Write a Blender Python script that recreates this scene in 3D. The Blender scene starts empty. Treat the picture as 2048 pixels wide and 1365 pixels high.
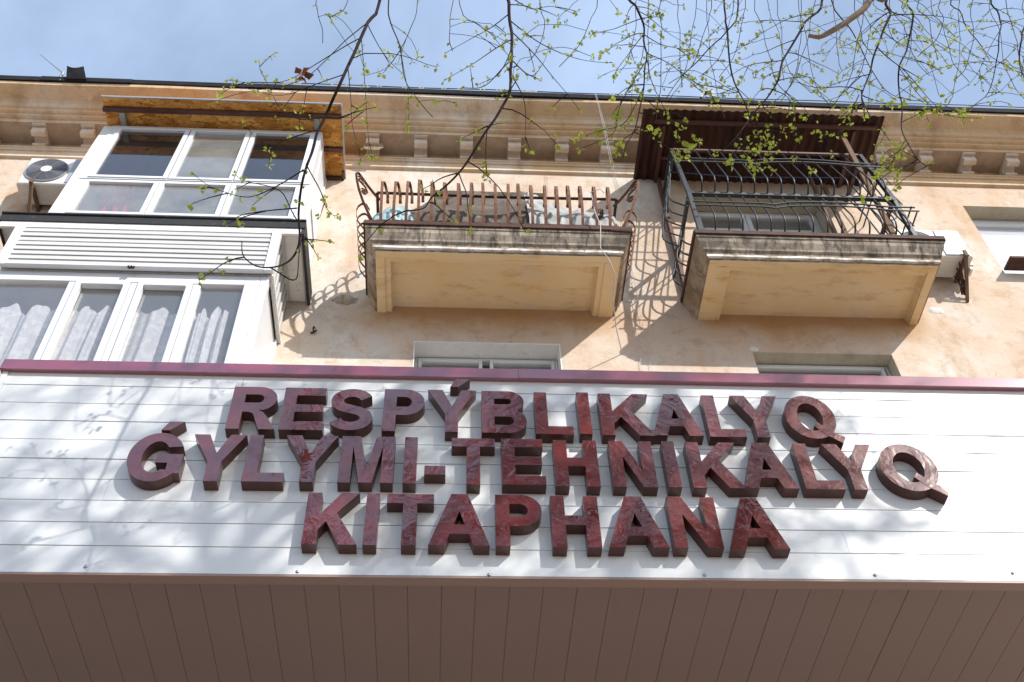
import bpy, math, random
from mathutils import Vector, Matrix, noise
from mathutils.geometry import tessellate_polygon
random.seed(11)
scene = bpy.context.scene
COL = scene.collection
R = math.radians

# ------------------------------------------------------------------ camera, sky, sun
# origin = the camera's lens; x along the facade, y into the facade, z up; ground at z = -1.6
CM = Matrix(((0.99820775, 0.02096787, 0.05605036),
             (-0.05204895, 0.76640912, 0.64024056),
             (-0.02953302, -0.64201044, 0.76612687)))      # columns: image right, image down, forward
FPX = 2200.0
GROUND = -1.6
cam_d = bpy.data.cameras.new("camera"); cam = bpy.data.objects.new("camera", cam_d); COL.objects.link(cam)
r_, d_, f_ = CM.col[0], CM.col[1], CM.col[2]
cam.matrix_world = Matrix(((r_.x, -d_.x, -f_.x, 0), (r_.y, -d_.y, -f_.y, 0), (r_.z, -d_.z, -f_.z, 0), (0, 0, 0, 1)))
cam_d.sensor_width = 36; cam_d.lens = 36 * FPX / 2048; cam_d.clip_end = 3000; cam_d.clip_start = .05
scene.camera = cam

SUN_TRAVEL = Vector((-.83, 1.0, -.96)).normalized()
sv = -SUN_TRAVEL
SUN_EL = math.asin(sv.z); SUN_AZ = math.atan2(sv.x, sv.y)
world = bpy.data.worlds.new("World"); scene.world = world; world.use_nodes = True
wt = world.node_tree; wn = wt.nodes; wl = wt.links
bg = wn["Background"]
sky = wn.new("ShaderNodeTexSky"); sky.sky_type = 'NISHITA'; sky.sun_disc = False
sky.sun_elevation = SUN_EL; sky.sun_rotation = SUN_AZ; sky.air_density = 1.0; sky.dust_density = 1.0; sky.ozone_density = 1.0
wtc = wn.new("ShaderNodeTexCoord"); wno = wn.new("ShaderNodeTexNoise"); wno.inputs['Scale'].default_value = 1.7
wno.inputs['Detail'].default_value = 6; wno.inputs['Roughness'].default_value = .55; wno.inputs['Distortion'].default_value = .5
wmap = wn.new("ShaderNodeMapping"); wmap.inputs['Location'].default_value = (.35, .2, .9); wmap.inputs['Scale'].default_value = (1, 1, 1.6)
wl.new(wtc.outputs['Generated'], wmap.inputs['Vector']); wl.new(wmap.outputs[0], wno.inputs['Vector'])
wr = wn.new("ShaderNodeMapRange"); wr.inputs['From Min'].default_value = .42; wr.inputs['From Max'].default_value = .80
wr.inputs['To Min'].default_value = .20; wr.inputs['To Max'].default_value = .62
wl.new(wno.outputs['Fac'], wr.inputs['Value'])
wm = wn.new("ShaderNodeMixRGB"); wm.inputs['Color2'].default_value = (6.6, 8.3, 11.0, 1)
wl.new(wr.outputs[0], wm.inputs['Fac']); wl.new(sky.outputs[0], wm.inputs['Color1']); wl.new(wm.outputs[0], bg.inputs['Color'])
bg.inputs['Strength'].default_value = .132
sun_d = bpy.data.lights.new("sun", 'SUN'); sun_d.energy = 4.1; sun_d.angle = R(.53); sun_d.color = (1, .965, .915)
sun = bpy.data.objects.new("sun", sun_d); COL.objects.link(sun)
sun.rotation_euler = SUN_TRAVEL.to_track_quat('-Z', 'Y').to_euler(); sun.location = (10, -10, 20)
scene.view_settings.view_transform = 'Standard'; scene.view_settings.look = 'None'
scene.view_settings.exposure = .45; scene.view_settings.gamma = 1
scene.view_settings.use_curve_mapping = False
scene.render.engine = 'CYCLES'
scene.cycles.max_bounces = 8; scene.cycles.transparent_max_bounces = 12

# ------------------------------------------------------------------ helpers
def at(px, py, Y):
    """the point of the plane y = Y seen at pixel (px, py) of the 2048-wide photograph"""
    v = CM @ Vector((px - 1024, py - 682.5, FPX)); return v * (Y / v.y)

def tag(o, label=None, cat=None, group=None, kind=None):
    if label: o['label'] = label
    if cat: o['category'] = cat
    if group: o['group'] = group
    if kind: o['kind'] = kind
    return o

def empty(name, loc, label, cat, group=None):
    o = bpy.data.objects.new(name, None); COL.objects.link(o); o.location = loc; o.empty_display_size = .1
    return tag(o, label, cat, group)

class MB:
    def __init__(s): s.v = []; s.f = []; s.m = []; s.sm = []
    def add(s, vs, fs, m=0, smooth=False):
        b = len(s.v); s.v += [tuple(p) for p in vs]
        for f in fs: s.f.append(tuple(b + i for i in f)); s.m.append(m); s.sm.append(smooth)
    def hexa(s, p, m=0):   # p: 4 bottom then 4 top
        s.add(p, [(0, 3, 2, 1), (4, 5, 6, 7), (0, 1, 5, 4), (1, 2, 6, 5), (2, 3, 7, 6), (3, 0, 4, 7)], m)
    def box(s, x0, x1, y0, y1, z0, z1, m=0):
        s.hexa([(x0, y0, z0), (x1, y0, z0), (x1, y1, z0), (x0, y1, z0), (x0, y0, z1), (x1, y0, z1), (x1, y1, z1), (x0, y1, z1)], m)
    def bbox(s, x0, x1, y0, y1, z0, z1, b=.006, m=0):   # box with chamfered front (-y) edges
        s.hexa([(x0, y0 + b, z0), (x1, y0 + b, z0), (x1, y1, z0), (x0, y1, z0), (x0, y0 + b, z1), (x1, y0 + b, z1), (x1, y1, z1), (x0, y1, z1)], m)
        s.add([(x0, y0 + b, z0), (x1, y0 + b, z0), (x1, y0 + b, z1), (x0, y0 + b, z1), (x0 + b, y0, z0 + b), (x1 - b, y0, z0 + b), (x1 - b, y0, z1 - b), (x0 + b, y0, z1 - b)],
              [(4, 5, 6, 7), (0, 1, 5, 4), (1, 2, 6, 5), (2, 3, 7, 6), (3, 0, 4, 7)], m)
    def prism(s, prof, x0, x1, m=0, cap=True, smooth=False):   # prof: list of (y, z), extruded along x
        n = len(prof); vs = [(x0, y, z) for y, z in prof] + [(x1, y, z) for y, z in prof]
        s.add(vs, [(i, (i + 1) % n, n + (i + 1) % n, n + i) for i in range(n)], m, smooth)
        if cap:
            tr = tessellate_polygon([[Vector((0, y, z)) for y, z in prof]])
            s.add(vs, [tuple(t) for t in tr] + [tuple(n + i for i in t) for t in tr], m)
    def tube(s, pts, r, n=6, m=0, smooth=True, cap=True):
        pts = [Vector(p) for p in pts]; k = len(pts); vs = []
        up = None
        for i, p in enumerate(pts):
            t = (pts[min(i + 1, k - 1)] - pts[max(i - 1, 0)])
            if t.length < 1e-9: t = Vector((0, 0, 1))
            t.normalize()
            if up is None:
                up = t.orthogonal().normalized()
            else:
                up = (up - t * up.dot(t))
                if up.length < 1e-6: up = t.orthogonal()
                up.normalize()
            b = t.cross(up); rr = r[i] if isinstance(r, (list, tuple)) else r
            for j in range(n):
                a = 2 * math.pi * j / n; vs.append(p + (up * math.cos(a) + b * math.sin(a)) * rr)
        fs = [(i * n + j, i * n + (j + 1) % n, (i + 1) * n + (j + 1) % n, (i + 1) * n + j) for i in range(k - 1) for j in range(n)]
        s.add(vs, fs, m, smooth)
        if cap: s.add(vs[:n] + vs[-n:], [tuple(range(n))[::-1], tuple(range(n, 2 * n))], m)
    def flat(s, pts, side, w, t, m=0):    # a flat bar following pts, wide along side, t thick
        pts = [Vector(p) for p in pts]; side = Vector(side).normalized(); k = len(pts); vs = []
        for i, p in enumerate(pts):
            tg = (pts[min(i + 1, k - 1)] - pts[max(i - 1, 0)]).normalized(); nn = tg.cross(side).normalized()
            a = side * w / 2; b = nn * t / 2
            vs += [p - a - b, p + a - b, p + a + b, p - a + b]
        fs = [(i * 4 + j, i * 4 + (j + 1) % 4, (i + 1) * 4 + (j + 1) % 4, (i + 1) * 4 + j) for i in range(k - 1) for j in range(4)]
        fs += [(0, 3, 2, 1), (4 * k - 4, 4 * k - 3, 4 * k - 2, 4 * k - 1)]
        s.add(vs, fs, m)
    def build(s, name, mats, parent=None, **kw):
        me = bpy.data.meshes.new(name); me.from_pydata(s.v, [], s.f)
        if not isinstance(mats, (list, tuple)): mats = [mats]
        for m in mats: me.materials.append(m)
        if len(mats) > 1: me.polygons.foreach_set('material_index', s.m)
        me.polygons.foreach_set('use_smooth', s.sm); me.update()
        o = bpy.data.objects.new(name, me); COL.objects.link(o)
        if parent:
            o.parent = parent; o.matrix_parent_inverse = Matrix.Translation(-world_loc(parent))
        return tag(o, **kw)

def world_loc(o):
    v = Vector((0, 0, 0))
    if o.parent: return v + (world_loc(o.parent) if o.type == 'EMPTY' else world_loc(o.parent) * 0) + (o.location if o.type == 'EMPTY' else Vector((0, 0, 0)))
    return o.location.copy()

def copy_piece(o, delta, parent, name=None):
    c = o.copy(); COL.objects.link(c); c.parent = parent; c.matrix_parent_inverse = o.matrix_parent_inverse.copy()
    c.location = o.location + Vector(delta); return c

def recalc(o):
    import bmesh
    bm = bmesh.new(); bm.from_mesh(o.data); bmesh.ops.recalc_face_normals(bm, faces=bm.faces); bm.to_mesh(o.data); bm.free(); return o

# ------------------------------------------------------------------ materials
def lin(c):
    return tuple(((x / 255) / 12.92 if x / 255 <= .04045 else ((x / 255 + .055) / 1.055) ** 2.4) for x in c) + (1,)

class NT:
    def __init__(s, name):
        s.mat = bpy.data.materials.new(name); s.mat.use_nodes = True; s.t = s.mat.node_tree
        s.b = s.t.nodes['Principled BSDF']; s.o = s.t.nodes['Material Output']
        s.tc = s.t.nodes.new('ShaderNodeTexCoord').outputs['Object']
    def n(s, typ, **kw):
        x = s.t.nodes.new(typ)
        for k, v in kw.items():
            if k in x.inputs: x.inputs[k].default_value = v
            else: setattr(x, k, v)
        return x
    def l(s, a, b): s.t.links.new(a, b)
    def noise(s, scale, detail=4, rough=.55, stretch=None, dist=0, loc=(0, 0, 0)):
        mp = s.n('ShaderNodeMapping'); s.l(s.tc, mp.inputs['Vector'])
        mp.inputs['Location'].default_value = loc
        if stretch: mp.inputs['Scale'].default_value = stretch
        x = s.n('ShaderNodeTexNoise', Scale=scale, Detail=detail, Roughness=rough, Distortion=dist); s.l(mp.outputs[0], x.inputs['Vector'])
        return x.outputs['Fac']
    def ramp(s, fac, a, b, ca=(0, 0, 0, 1), cb=(1, 1, 1, 1)):
        x = s.n('ShaderNodeValToRGB'); x.color_ramp.elements[0].position = a; x.color_ramp.elements[1].position = b
        x.color_ramp.elements[0].color = ca; x.color_ramp.elements[1].color = cb; s.l(fac, x.inputs[0]); return x.outputs[0]
    def mix(s, fac, a, b, mode='MIX'):
        x = s.n('ShaderNodeMixRGB', blend_type=mode)
        for i, v in ((0, fac), (1, a), (2, b)):
            if isinstance(v, (int, float, tuple)): x.inputs[i].default_value = v
            else: s.l(v, x.inputs[i])
        return x.outputs[0]
    def bump(s, h, strength=.3, dist=.01, prev=None):
        x = s.n('ShaderNodeBump', Strength=strength, Distance=dist); s.l(h, x.inputs['Height'])
        if prev: s.l(prev, x.inputs['Normal'])
        return x.outputs[0]
    def fin(s, col=None, rough=.6, nrm=None, spec=.5, metal=0, coat=0):
        if col is not None:
            if isinstance(col, tuple): s.b.inputs['Base Color'].default_value = col
            else: s.l(col, s.b.inputs['Base Color'])
        if isinstance(rough, float): s.b.inputs['Roughness'].default_value = rough
        else: s.l(rough, s.b.inputs['Roughness'])
        s.b.inputs['Specular IOR Level'].default_value = spec; s.b.inputs['Metallic'].default_value = metal; s.b.inputs['Coat Weight'].default_value = coat
        if nrm: s.l(nrm, s.b.inputs['Normal'])
        return s.mat

def plaster(name, base, pale, stain, k=1.0):
    m = NT(name)
    big = m.noise(.55, 5, .6); mid = m.noise(2.3, 6, .65, dist=.6); st = m.noise(1.1, 5, .6, stretch=(1.6, 1, .5), loc=(3, 1, 2)); fine = m.noise(45, 4, .6)
    c = m.mix(m.ramp(big, .44, .58), base, pale)
    c = m.mix(m.ramp(mid, .5, .75), c, tuple(x * 1.12 for x in base[:3]) + (1,))
    c = m.mix(m.ramp(st, .54, .74), c, stain)
    c = m.mix(m.ramp(m.noise(4.5, 9, .78, dist=.4, loc=(11, 2, 5)), .5, .62), c, m.mix(1, c, (.84, .80, .74, 1), 'MULTIPLY'))
    c = m.mix(m.ramp(m.noise(14, 8, .8, stretch=(1, 1, .6), loc=(1, 12, 5)), .6, .7), c, m.mix(1, c, (.82, .76, .68, 1), 'MULTIPLY'))
    thin = m.noise(3.5, 8, .7, stretch=(1, 1, .25), loc=(7, 3, 1))
    c = m.mix(m.ramp(thin, .62, .72), c, pale)
    c = m.mix(m.ramp(fine, .3, .75), m.mix(.16, c, (.25, .15, .08, 1)), c)
    cr = m.n('ShaderNodeTexVoronoi', Scale=1.3, feature='DISTANCE_TO_EDGE'); mp = m.n('ShaderNodeMapping'); m.l(m.tc, mp.inputs[0])
    w = m.n('ShaderNodeTexNoise', Scale=3.0, Detail=5.0); vm = m.n('ShaderNodeVectorMath', operation='MULTIPLY_ADD'); m.l(mp.outputs[0], w.inputs['Vector'])
    m.l(w.outputs['Color'], vm.inputs[0]); vm.inputs[1].default_value = (.5, .5, .5); m.l(mp.outputs[0], vm.inputs[2]); m.l(vm.outputs[0], cr.inputs['Vector'])
    mask = m.mix(1, m.ramp(cr.outputs['Distance'], .0, .006, (1, 1, 1, 1), (0, 0, 0, 1)), m.ramp(m.noise(.9, 2), .5, .6), 'MULTIPLY')
    c = m.mix(m.mix(.45, (0, 0, 0, 1), mask), c, (.16, .1, .06, 1))
    if name == 'peach_plaster':     # damp brown tide marks plus some painted-in contact shade under the balcony slabs
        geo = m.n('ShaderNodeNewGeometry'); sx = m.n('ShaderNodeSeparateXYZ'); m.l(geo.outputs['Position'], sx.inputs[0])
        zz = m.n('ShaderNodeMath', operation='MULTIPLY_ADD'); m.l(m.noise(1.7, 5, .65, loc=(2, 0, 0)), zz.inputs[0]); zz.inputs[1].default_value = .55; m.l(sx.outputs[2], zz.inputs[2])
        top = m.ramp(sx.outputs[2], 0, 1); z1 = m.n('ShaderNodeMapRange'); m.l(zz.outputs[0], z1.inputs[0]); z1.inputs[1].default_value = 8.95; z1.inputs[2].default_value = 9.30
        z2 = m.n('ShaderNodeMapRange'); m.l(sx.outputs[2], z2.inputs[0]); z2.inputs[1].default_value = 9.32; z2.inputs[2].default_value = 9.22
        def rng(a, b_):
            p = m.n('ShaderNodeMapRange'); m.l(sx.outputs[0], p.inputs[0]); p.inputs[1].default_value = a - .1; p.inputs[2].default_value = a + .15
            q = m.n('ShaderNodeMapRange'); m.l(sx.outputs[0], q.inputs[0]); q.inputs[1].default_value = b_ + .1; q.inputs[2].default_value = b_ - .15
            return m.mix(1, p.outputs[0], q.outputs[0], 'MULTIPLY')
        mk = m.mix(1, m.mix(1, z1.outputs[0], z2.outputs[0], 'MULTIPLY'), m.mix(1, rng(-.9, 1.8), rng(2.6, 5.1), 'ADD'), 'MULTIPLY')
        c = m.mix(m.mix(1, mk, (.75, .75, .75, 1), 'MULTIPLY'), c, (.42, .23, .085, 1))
    b = m.bump(fine, .25 * k, .004); b = m.bump(m.noise(9, 5, .6), .35 * k, .012, b); b = m.bump(m.noise(1.6, 3), .5 * k, .03, b)
    return m.fin(c, .9, b, .2)

MAT = {}
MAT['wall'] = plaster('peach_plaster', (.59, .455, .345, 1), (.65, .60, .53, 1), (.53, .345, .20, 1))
MAT['cornice'] = plaster('cornice_plaster', (.66, .48, .30, 1), (.74, .65, .54, 1), (.46, .30, .18, 1))
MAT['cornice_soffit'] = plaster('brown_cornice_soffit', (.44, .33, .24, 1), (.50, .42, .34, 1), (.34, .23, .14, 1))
MAT['corbel'] = plaster('pale_corbel', (.68, .58, .48, 1), (.74, .69, .62, 1), (.52, .38, .26, 1))
MAT['reveal'] = plaster('grey_reveal', (.52, .47, .36, 1), (.56, .52, .42, 1), (.44, .36, .26, 1), .6)

def concrete():
    m = NT('weathered_concrete')
    a = m.noise(2.2, 8, .7, stretch=(1, 1, 1)); b = m.noise(7, 6, .7, stretch=(1, 1, .3), dist=.8); f = m.noise(60, 3)
    c = m.mix(m.ramp(a, .38, .66), (.23, .16, .10, 1), (.50, .40, .29, 1))
    c = m.mix(m.ramp(b, .5, .7), c, (.115, .09, .07, 1)); c = m.mix(m.ramp(m.noise(4, 6, .7, loc=(5, 5, 5)), .6, .75), c, (.6, .54, .46, 1))
    n = m.bump(f, .4, .005); n = m.bump(b, .5, .012, n)
    return m.fin(c, .92, n, .2)
MAT['concrete'] = concrete()
def grimy():
    m = NT('grimy_streaked_concrete'); b = m.noise(9, 7, .7, stretch=(1.4, 1, .22), dist=.5); a = m.noise(2.5, 7, .7)
    c = m.mix(m.ramp(a, .4, .62), (.17, .14, .11, 1), (.43, .36, .28, 1)); c = m.mix(m.ramp(b, .46, .62), c, (.10, .083, .07, 1)); c = m.mix(m.ramp(m.noise(5, 7, .75, loc=(6, 1, 1)), .6, .7), c, (.5, .43, .34, 1))
    return m.fin(c, .92, m.bump(b, .5, .012, m.bump(m.noise(55, 3), .4, .005)), .2)
MAT['grimy'] = grimy()
def soffitm():
    m = NT('ochre_limewash')
    c = m.mix(m.ramp(m.noise(1.5, 6, .6), .35, .7), (.74, .52, .27, 1), (.78, .60, .37, 1)); c = m.mix(m.ramp(m.noise(3.5, 8, .75, stretch=(.6, 2, 1), loc=(2, 2, 2)), .52, .74), c, (.52, .31, .13, 1)); c = m.mix(m.ramp(m.noise(2.1, 8, .75, loc=(8, 2, 2)), .56, .7), c, (.66, .56, .44, 1))
    return m.fin(c, .9, m.bump(m.noise(30, 5), .3, .006), .2)
MAT['soffit'] = soffitm()
def fillet():
    m = NT('whitewashed_fillet'); c = m.mix(m.ramp(m.noise(5, 8, .75), .45, .62), (.72, .68, .62, 1), (.3, .22, .15, 1))
    return m.fin(c, .9, m.bump(m.noise(30, 5), .5, .006), .2)
MAT['fillet'] = fillet()

def simple(name, col, rough=.5, var=.12, scale=6, spec=.5, metal=0, dirt=None, dirt_amt=(.6, .8), bumpv=0, bs=40, coat=0):
    m = NT(name); n = m.noise(scale, 5, .6)
    c = m.mix(m.ramp(n, .3, .7), tuple(x * (1 - var) for x in col[:3]) + (1,), tuple(min(1, x * (1 + var)) for x in col[:3]) + (1,))
    if dirt: c = m.mix(m.ramp(m.noise(scale * 1.7, 7, .7, loc=(4, 4, 4)), *dirt_amt), c, dirt)
    return m.fin(c, float(rough), m.bump(m.noise(bs, 3), bumpv, .004) if bumpv else None, spec, metal, coat)
MAT['white'] = simple('white_upvc', (.69, .70, .715), .32, .02, 3, dirt=(.55, .5, .43, 1), dirt_amt=(.66, .86))
MAT['paint'] = simple('old_white_paint', (.72, .70, .66), .55, .06, 5, dirt=(.42, .33, .24, 1), dirt_amt=(.58, .75), bumpv=.2)
MAT['siding'] = simple('white_vinyl_siding', (.55, .54, .525), .4, .04, 2, dirt=(.5, .45, .38, 1), dirt_amt=(.6, .85))
MAT['black_roof'] = simple('black_roofing', (.018, .018, .021), .85, .3, 9, spec=.15, dirt=(.10, .09, .09, 1), dirt_amt=(.6, .8), bumpv=.4, bs=25)
MAT['dark_flash'] = simple('dark_metal_flashing', (.018, .018, .019), .75, .25, 6, dirt=(.12, .07, .05, 1), dirt_amt=(.58, .75), bumpv=.3, bs=20)
MAT['rust'] = simple('rusty_iron', (.18, .078, .042), .75, .35, 14, spec=.3, dirt=(.07, .035, .025, 1), dirt_amt=(.5, .7), bumpv=.4, bs=60)
MAT['rust_dark'] = simple('dark_rusty_angle', (.075, .035, .024), .75, .35, 10, spec=.3, dirt=(.2, .09, .05, 1), dirt_amt=(.6, .75), bumpv=.3)
MAT['green'] = simple('dark_green_iron', (.014, .019, .021), .45, .2, 10, dirt=(.10, .08, .07, 1), dirt_amt=(.66, .8))
MAT['grey_metal'] = simple('grey_galvanised', (.33, .33, .32), .45, .12, 8, metal=.5, dirt=(.22, .15, .1, 1), dirt_amt=(.6, .8))
MAT['timber'] = simple('weathered_timber', (.16, .10, .065), .8, .25, 7, spec=.2, dirt=(.16, .09, .05, 1), dirt_amt=(.55, .75), bumpv=.4)
MAT['brownbeam'] = simple('brown_painted_beam', (.085, .032, .022), .6, .2, 7)
MAT['tarp'] = simple('grey_white_tarpaulin', (.34, .335, .31), .5, .14, 4, dirt=(.25, .19, .14, 1), dirt_amt=(.6, .78), bumpv=.25, bs=14)
MAT['cloth'] = simple('brown_grey_canvas', (.12, .092, .07), .85, .3, 5, dirt=(.22, .18, .14, 1), dirt_amt=(.55, .75), bumpv=.4, bs=22)
MAT['bag'] = simple('pale_blue_plastic_sack', (.36, .50, .50), .3, .15, 5, dirt=(.6, .62, .6, 1), dirt_amt=(.55, .7))
MAT['cable'] = simple('white_cable', (.45, .43, .41), .5, .1, 10)
MAT['black'] = simple('black_rubber', (.02, .02, .022), .5, .1, 10)
MAT['ac_white'] = simple('cream_enamel', (.74, .71, .64), .4, .05, 4, dirt=(.5, .4, .28, 1), dirt_amt=(.6, .85))
MAT['ac_label'] = simple('printed_grey_panel', (.35, .37, .42), .4, .03, 4)
MAT['logo'] = simple('magenta_badge', (.42, .03, .14), .4, .02, 4)
MAT['interior'] = simple('room_plaster', (.30, .27, .24), .8, .15, 1.5, spec=.2)
MAT['interior_ceiling'] = simple('beige_ceiling_board', (.50, .42, .36), .7, .08, 1.5, spec=.2)
MAT['blind'] = simple('pale_roller_blind', (.58, .62, .68), .6, .03, 2)
MAT['red_fabric'] = simple('red_curtain_fabric', (.62, .05, .10), .8, .2, 5, spec=.2)
MAT['bark'] = simple('brown_grey_bark', (.11, .075, .055), .85, .3, 18, spec=.2, dirt=(.2, .15, .11, 1), dirt_amt=(.55, .7), bumpv=.5, bs=60)
MAT['twig'] = simple('red_brown_twig', (.030, .018, .018), .85, .3, 12, spec=.1)
MAT['limb'] = simple('pale_limb_bark', (.26, .19, .145), .85, .25, 14, spec=.2, bumpv=.6, bs=50)
MAT['asphalt'] = simple('street_paving', (.235, .20, .175), .9, .15, .6, spec=.2, bumpv=.3)
MAT['screwm'] = simple('steel_screw', (.4, .4, .42), .3, .1, 30, metal=1)

def leafm():
    m = NT('spring_leaf'); t = m.t
    c = m.mix(m.ramp(m.noise(5, 2), .3, .7), (.30, .36, .05, 1), (.50, .52, .09, 1))
    m.l(c, m.b.inputs['Base Color']); m.b.inputs['Roughness'].default_value = .5; m.b.inputs['Specular IOR Level'].default_value = .3
    tr = m.n('ShaderNodeBsdfTranslucent'); m.l(m.mix(.25, c, (.5, .6, .05, 1)), tr.inputs['Color'])
    mx = m.n('ShaderNodeMixShader'); mx.inputs[0].default_value = .45; m.l(m.b.outputs[0], mx.inputs[1]); m.l(tr.outputs[0], mx.inputs[2]); m.l(mx.outputs[0], m.o.inputs[0])
    return m.mat
MAT['leaf'] = leafm()
MAT['dryleaf'] = simple('dry_brown_leaf', (.28, .10, .04), .7, .2, 9)

def fasciam():
    m = NT('white_enamelled_plank')
    c = m.mix(m.ramp(m.noise(1.2, 4), .35, .7), (.72, .735, .735, 1), (.77, .785, .785, 1)); c = m.mix(m.ramp(m.noise(3, 8, .75, stretch=(.5, 1, 3), loc=(3, 3, 3)), .62, .85), c, (.60, .59, .56, 1))
    n = m.bump(m.noise(1.3, 2, stretch=(1, 1, 3)), .25, .02)
    return m.fin(c, .38, n, .5)
MAT['fascia'] = fasciam()
def undersm():
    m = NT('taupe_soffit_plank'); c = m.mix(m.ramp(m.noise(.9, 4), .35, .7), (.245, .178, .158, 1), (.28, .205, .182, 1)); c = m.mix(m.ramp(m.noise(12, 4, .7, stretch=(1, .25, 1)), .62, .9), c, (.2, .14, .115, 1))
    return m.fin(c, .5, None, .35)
MAT['under'] = undersm()
def undertrim():
    m = NT('speckled_edge_trim'); c = m.mix(m.ramp(m.noise(26, 5, .8, stretch=(1, 2, 2)), .66, .69), (.34, .235, .20, 1), (.05, .03, .025, 1))
    return m.fin(c, .5, None, .4)
MAT['undertrim'] = undertrim()
def maroon_trim():
    m = NT('maroon_enamel_flashing'); c = m.mix(m.ramp(m.noise(2, 3), .35, .7), (.22, .018, .045, 1), (.28, .03, .06, 1))
    m.b.inputs['Coat IOR'].default_value = 1.9; m.b.inputs['Coat Roughness'].default_value = .15
    return m.fin(c, .25, m.bump(m.noise(1.2, 2), .2, .02), .8, 0, 1.0)
MAT['maroon'] = maroon_trim()
def letterface():
    m = NT('glossy_maroon_letter_face'); c = m.mix(m.ramp(m.noise(3, 3), .3, .7), (.115, .012, .010, 1), (.15, .017, .013, 1))
    b = m.bump(m.noise(6, 3, .5, dist=1.8), .30, .010)
    m.b.inputs['Coat IOR'].default_value = 2.0; m.b.inputs['Coat Roughness'].default_value = .02; m.l(b, m.b.inputs['Coat Normal'])
    return m.fin(c, .3, b, .2, 0, 1.0)
MAT['lface'] = letterface()
MAT['lside'] = simple('brown_maroon_letter_return', (.085, .030, .022), .3, .1, 4, spec=.4)

def osb():
    m = NT('oriented_strand_board')
    mp = m.n('ShaderNodeMapping'); mp.inputs['Scale'].default_value = (9, 16, 14); m.l(m.tc, mp.inputs[0])
    w = m.n('ShaderNodeTexNoise', Scale=1.4, Detail=3.0); vm = m.n('ShaderNodeVectorMath', operation='MULTIPLY_ADD'); m.l(mp.outputs[0], w.inputs['Vector']); m.l(w.outputs['Color'], vm.inputs[0]); vm.inputs[1].default_value = (2.5, 2.5, 2.5); m.l(mp.outputs[0], vm.inputs[2])
    v = m.n('ShaderNodeTexVoronoi', Scale=1.0); m.l(vm.outputs[0], v.inputs['Vector'])
    s = m.n('ShaderNodeSeparateColor'); m.l(v.outputs['Color'], s.inputs[0])
    c = m.ramp(s.outputs[0], .1, .95, (.42, .17, .035, 1), (.85, .46, .12, 1)); c = m.mix(m.ramp(m.noise(24, 5, .7, stretch=(.5, 1, 1)), .55, .66), c, (.16, .055, .015, 1))
    c = m.mix(m.ramp(m.noise(2.2, 4), .5, .8), c, (.48, .20, .05, 1))
    return m.fin(c, .8, m.bump(s.outputs[0], .4, .003), .2)
MAT['osb'] = osb()
def corr():
    m = NT('rusty_corrugated_iron'); c = m.mix(m.ramp(m.noise(3, 6, .7, stretch=(2.5, .5, 1)), .35, .7), (.028, .013, .010, 1), (.09, .033, .02, 1))
    c = m.mix(m.ramp(m.noise(9, 6, .7, stretch=(1, .3, 1)), .62, .8), c, (.16, .075, .045, 1))
    return m.fin(c, .8, m.bump(m.noise(40, 4), .3, .003), .25)
MAT['corr'] = corr()

def glass(name, tint=(1, 1, 1), rough=.02, dirt=.0, fmul=1.0, wav=.15):
    m = NT(name); t = m.t
    gl = m.n('ShaderNodeBsdfGlossy'); gl.inputs['Roughness'].default_value = rough; gl.inputs['Color'].default_value = (1, 1, 1, 1)
    tr = m.n('ShaderNodeBsdfTransparent'); tr.inputs['Color'].default_value = tuple(tint) + (1,)
    fr = m.n('ShaderNodeLayerWeight', Blend=.5); pw = m.n('ShaderNodeMath', operation='POWER'); pw.inputs[1].default_value = 3.5; m.l(fr.outputs['Facing'], pw.inputs[0])
    mu = m.n('ShaderNodeMath', operation='MULTIPLY_ADD', use_clamp=True); mu.inputs[1].default_value = .9; mu.inputs[2].default_value = .085 * fmul; m.l(pw.outputs[0], mu.inputs[0])
    b = m.bump(m.noise(1.2, 2), wav, .01); m.l(b, gl.inputs['Normal'])
    mx = m.n('ShaderNodeMixShader'); m.l(mu.outputs[0], mx.inputs[0]); m.l(tr.outputs[0], mx.inputs[1]); m.l(gl.outputs[0], mx.inputs[2])
    out = mx.outputs[0]
    if dirt:
        df = m.n('ShaderNodeBsdfDiffuse'); df.inputs[0].default_value = (.55, .54, .5, 1)
        m2 = m.n('ShaderNodeMixShader'); rr = m.n('ShaderNodeMapRange'); rr.inputs['To Min'].default_value = dirt * .5; rr.inputs['To Max'].default_value = dirt * 1.4; rr.inputs['From Min'].default_value = .3; rr.inputs['From Max'].default_value = .7
        m.l(m.noise(3, 6, .7), rr.inputs['Value']); m.l(rr.outputs[0], m2.inputs[0]); m.l(out, m2.inputs[1]); m.l(df.outputs[0], m2.inputs[2]); out = m2.outputs[0]
    m.l(out, m.o.inputs[0]); return m.mat
MAT['glass'] = glass('window_glass', dirt=.05)
MAT['glass_dusty'] = glass('dusty_window_glass', (.9, .92, .93), dirt=.17)
MAT['glass_dark'] = glass('dark_tinted_glass', (.34, .29, .34), dirt=.015)
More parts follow.
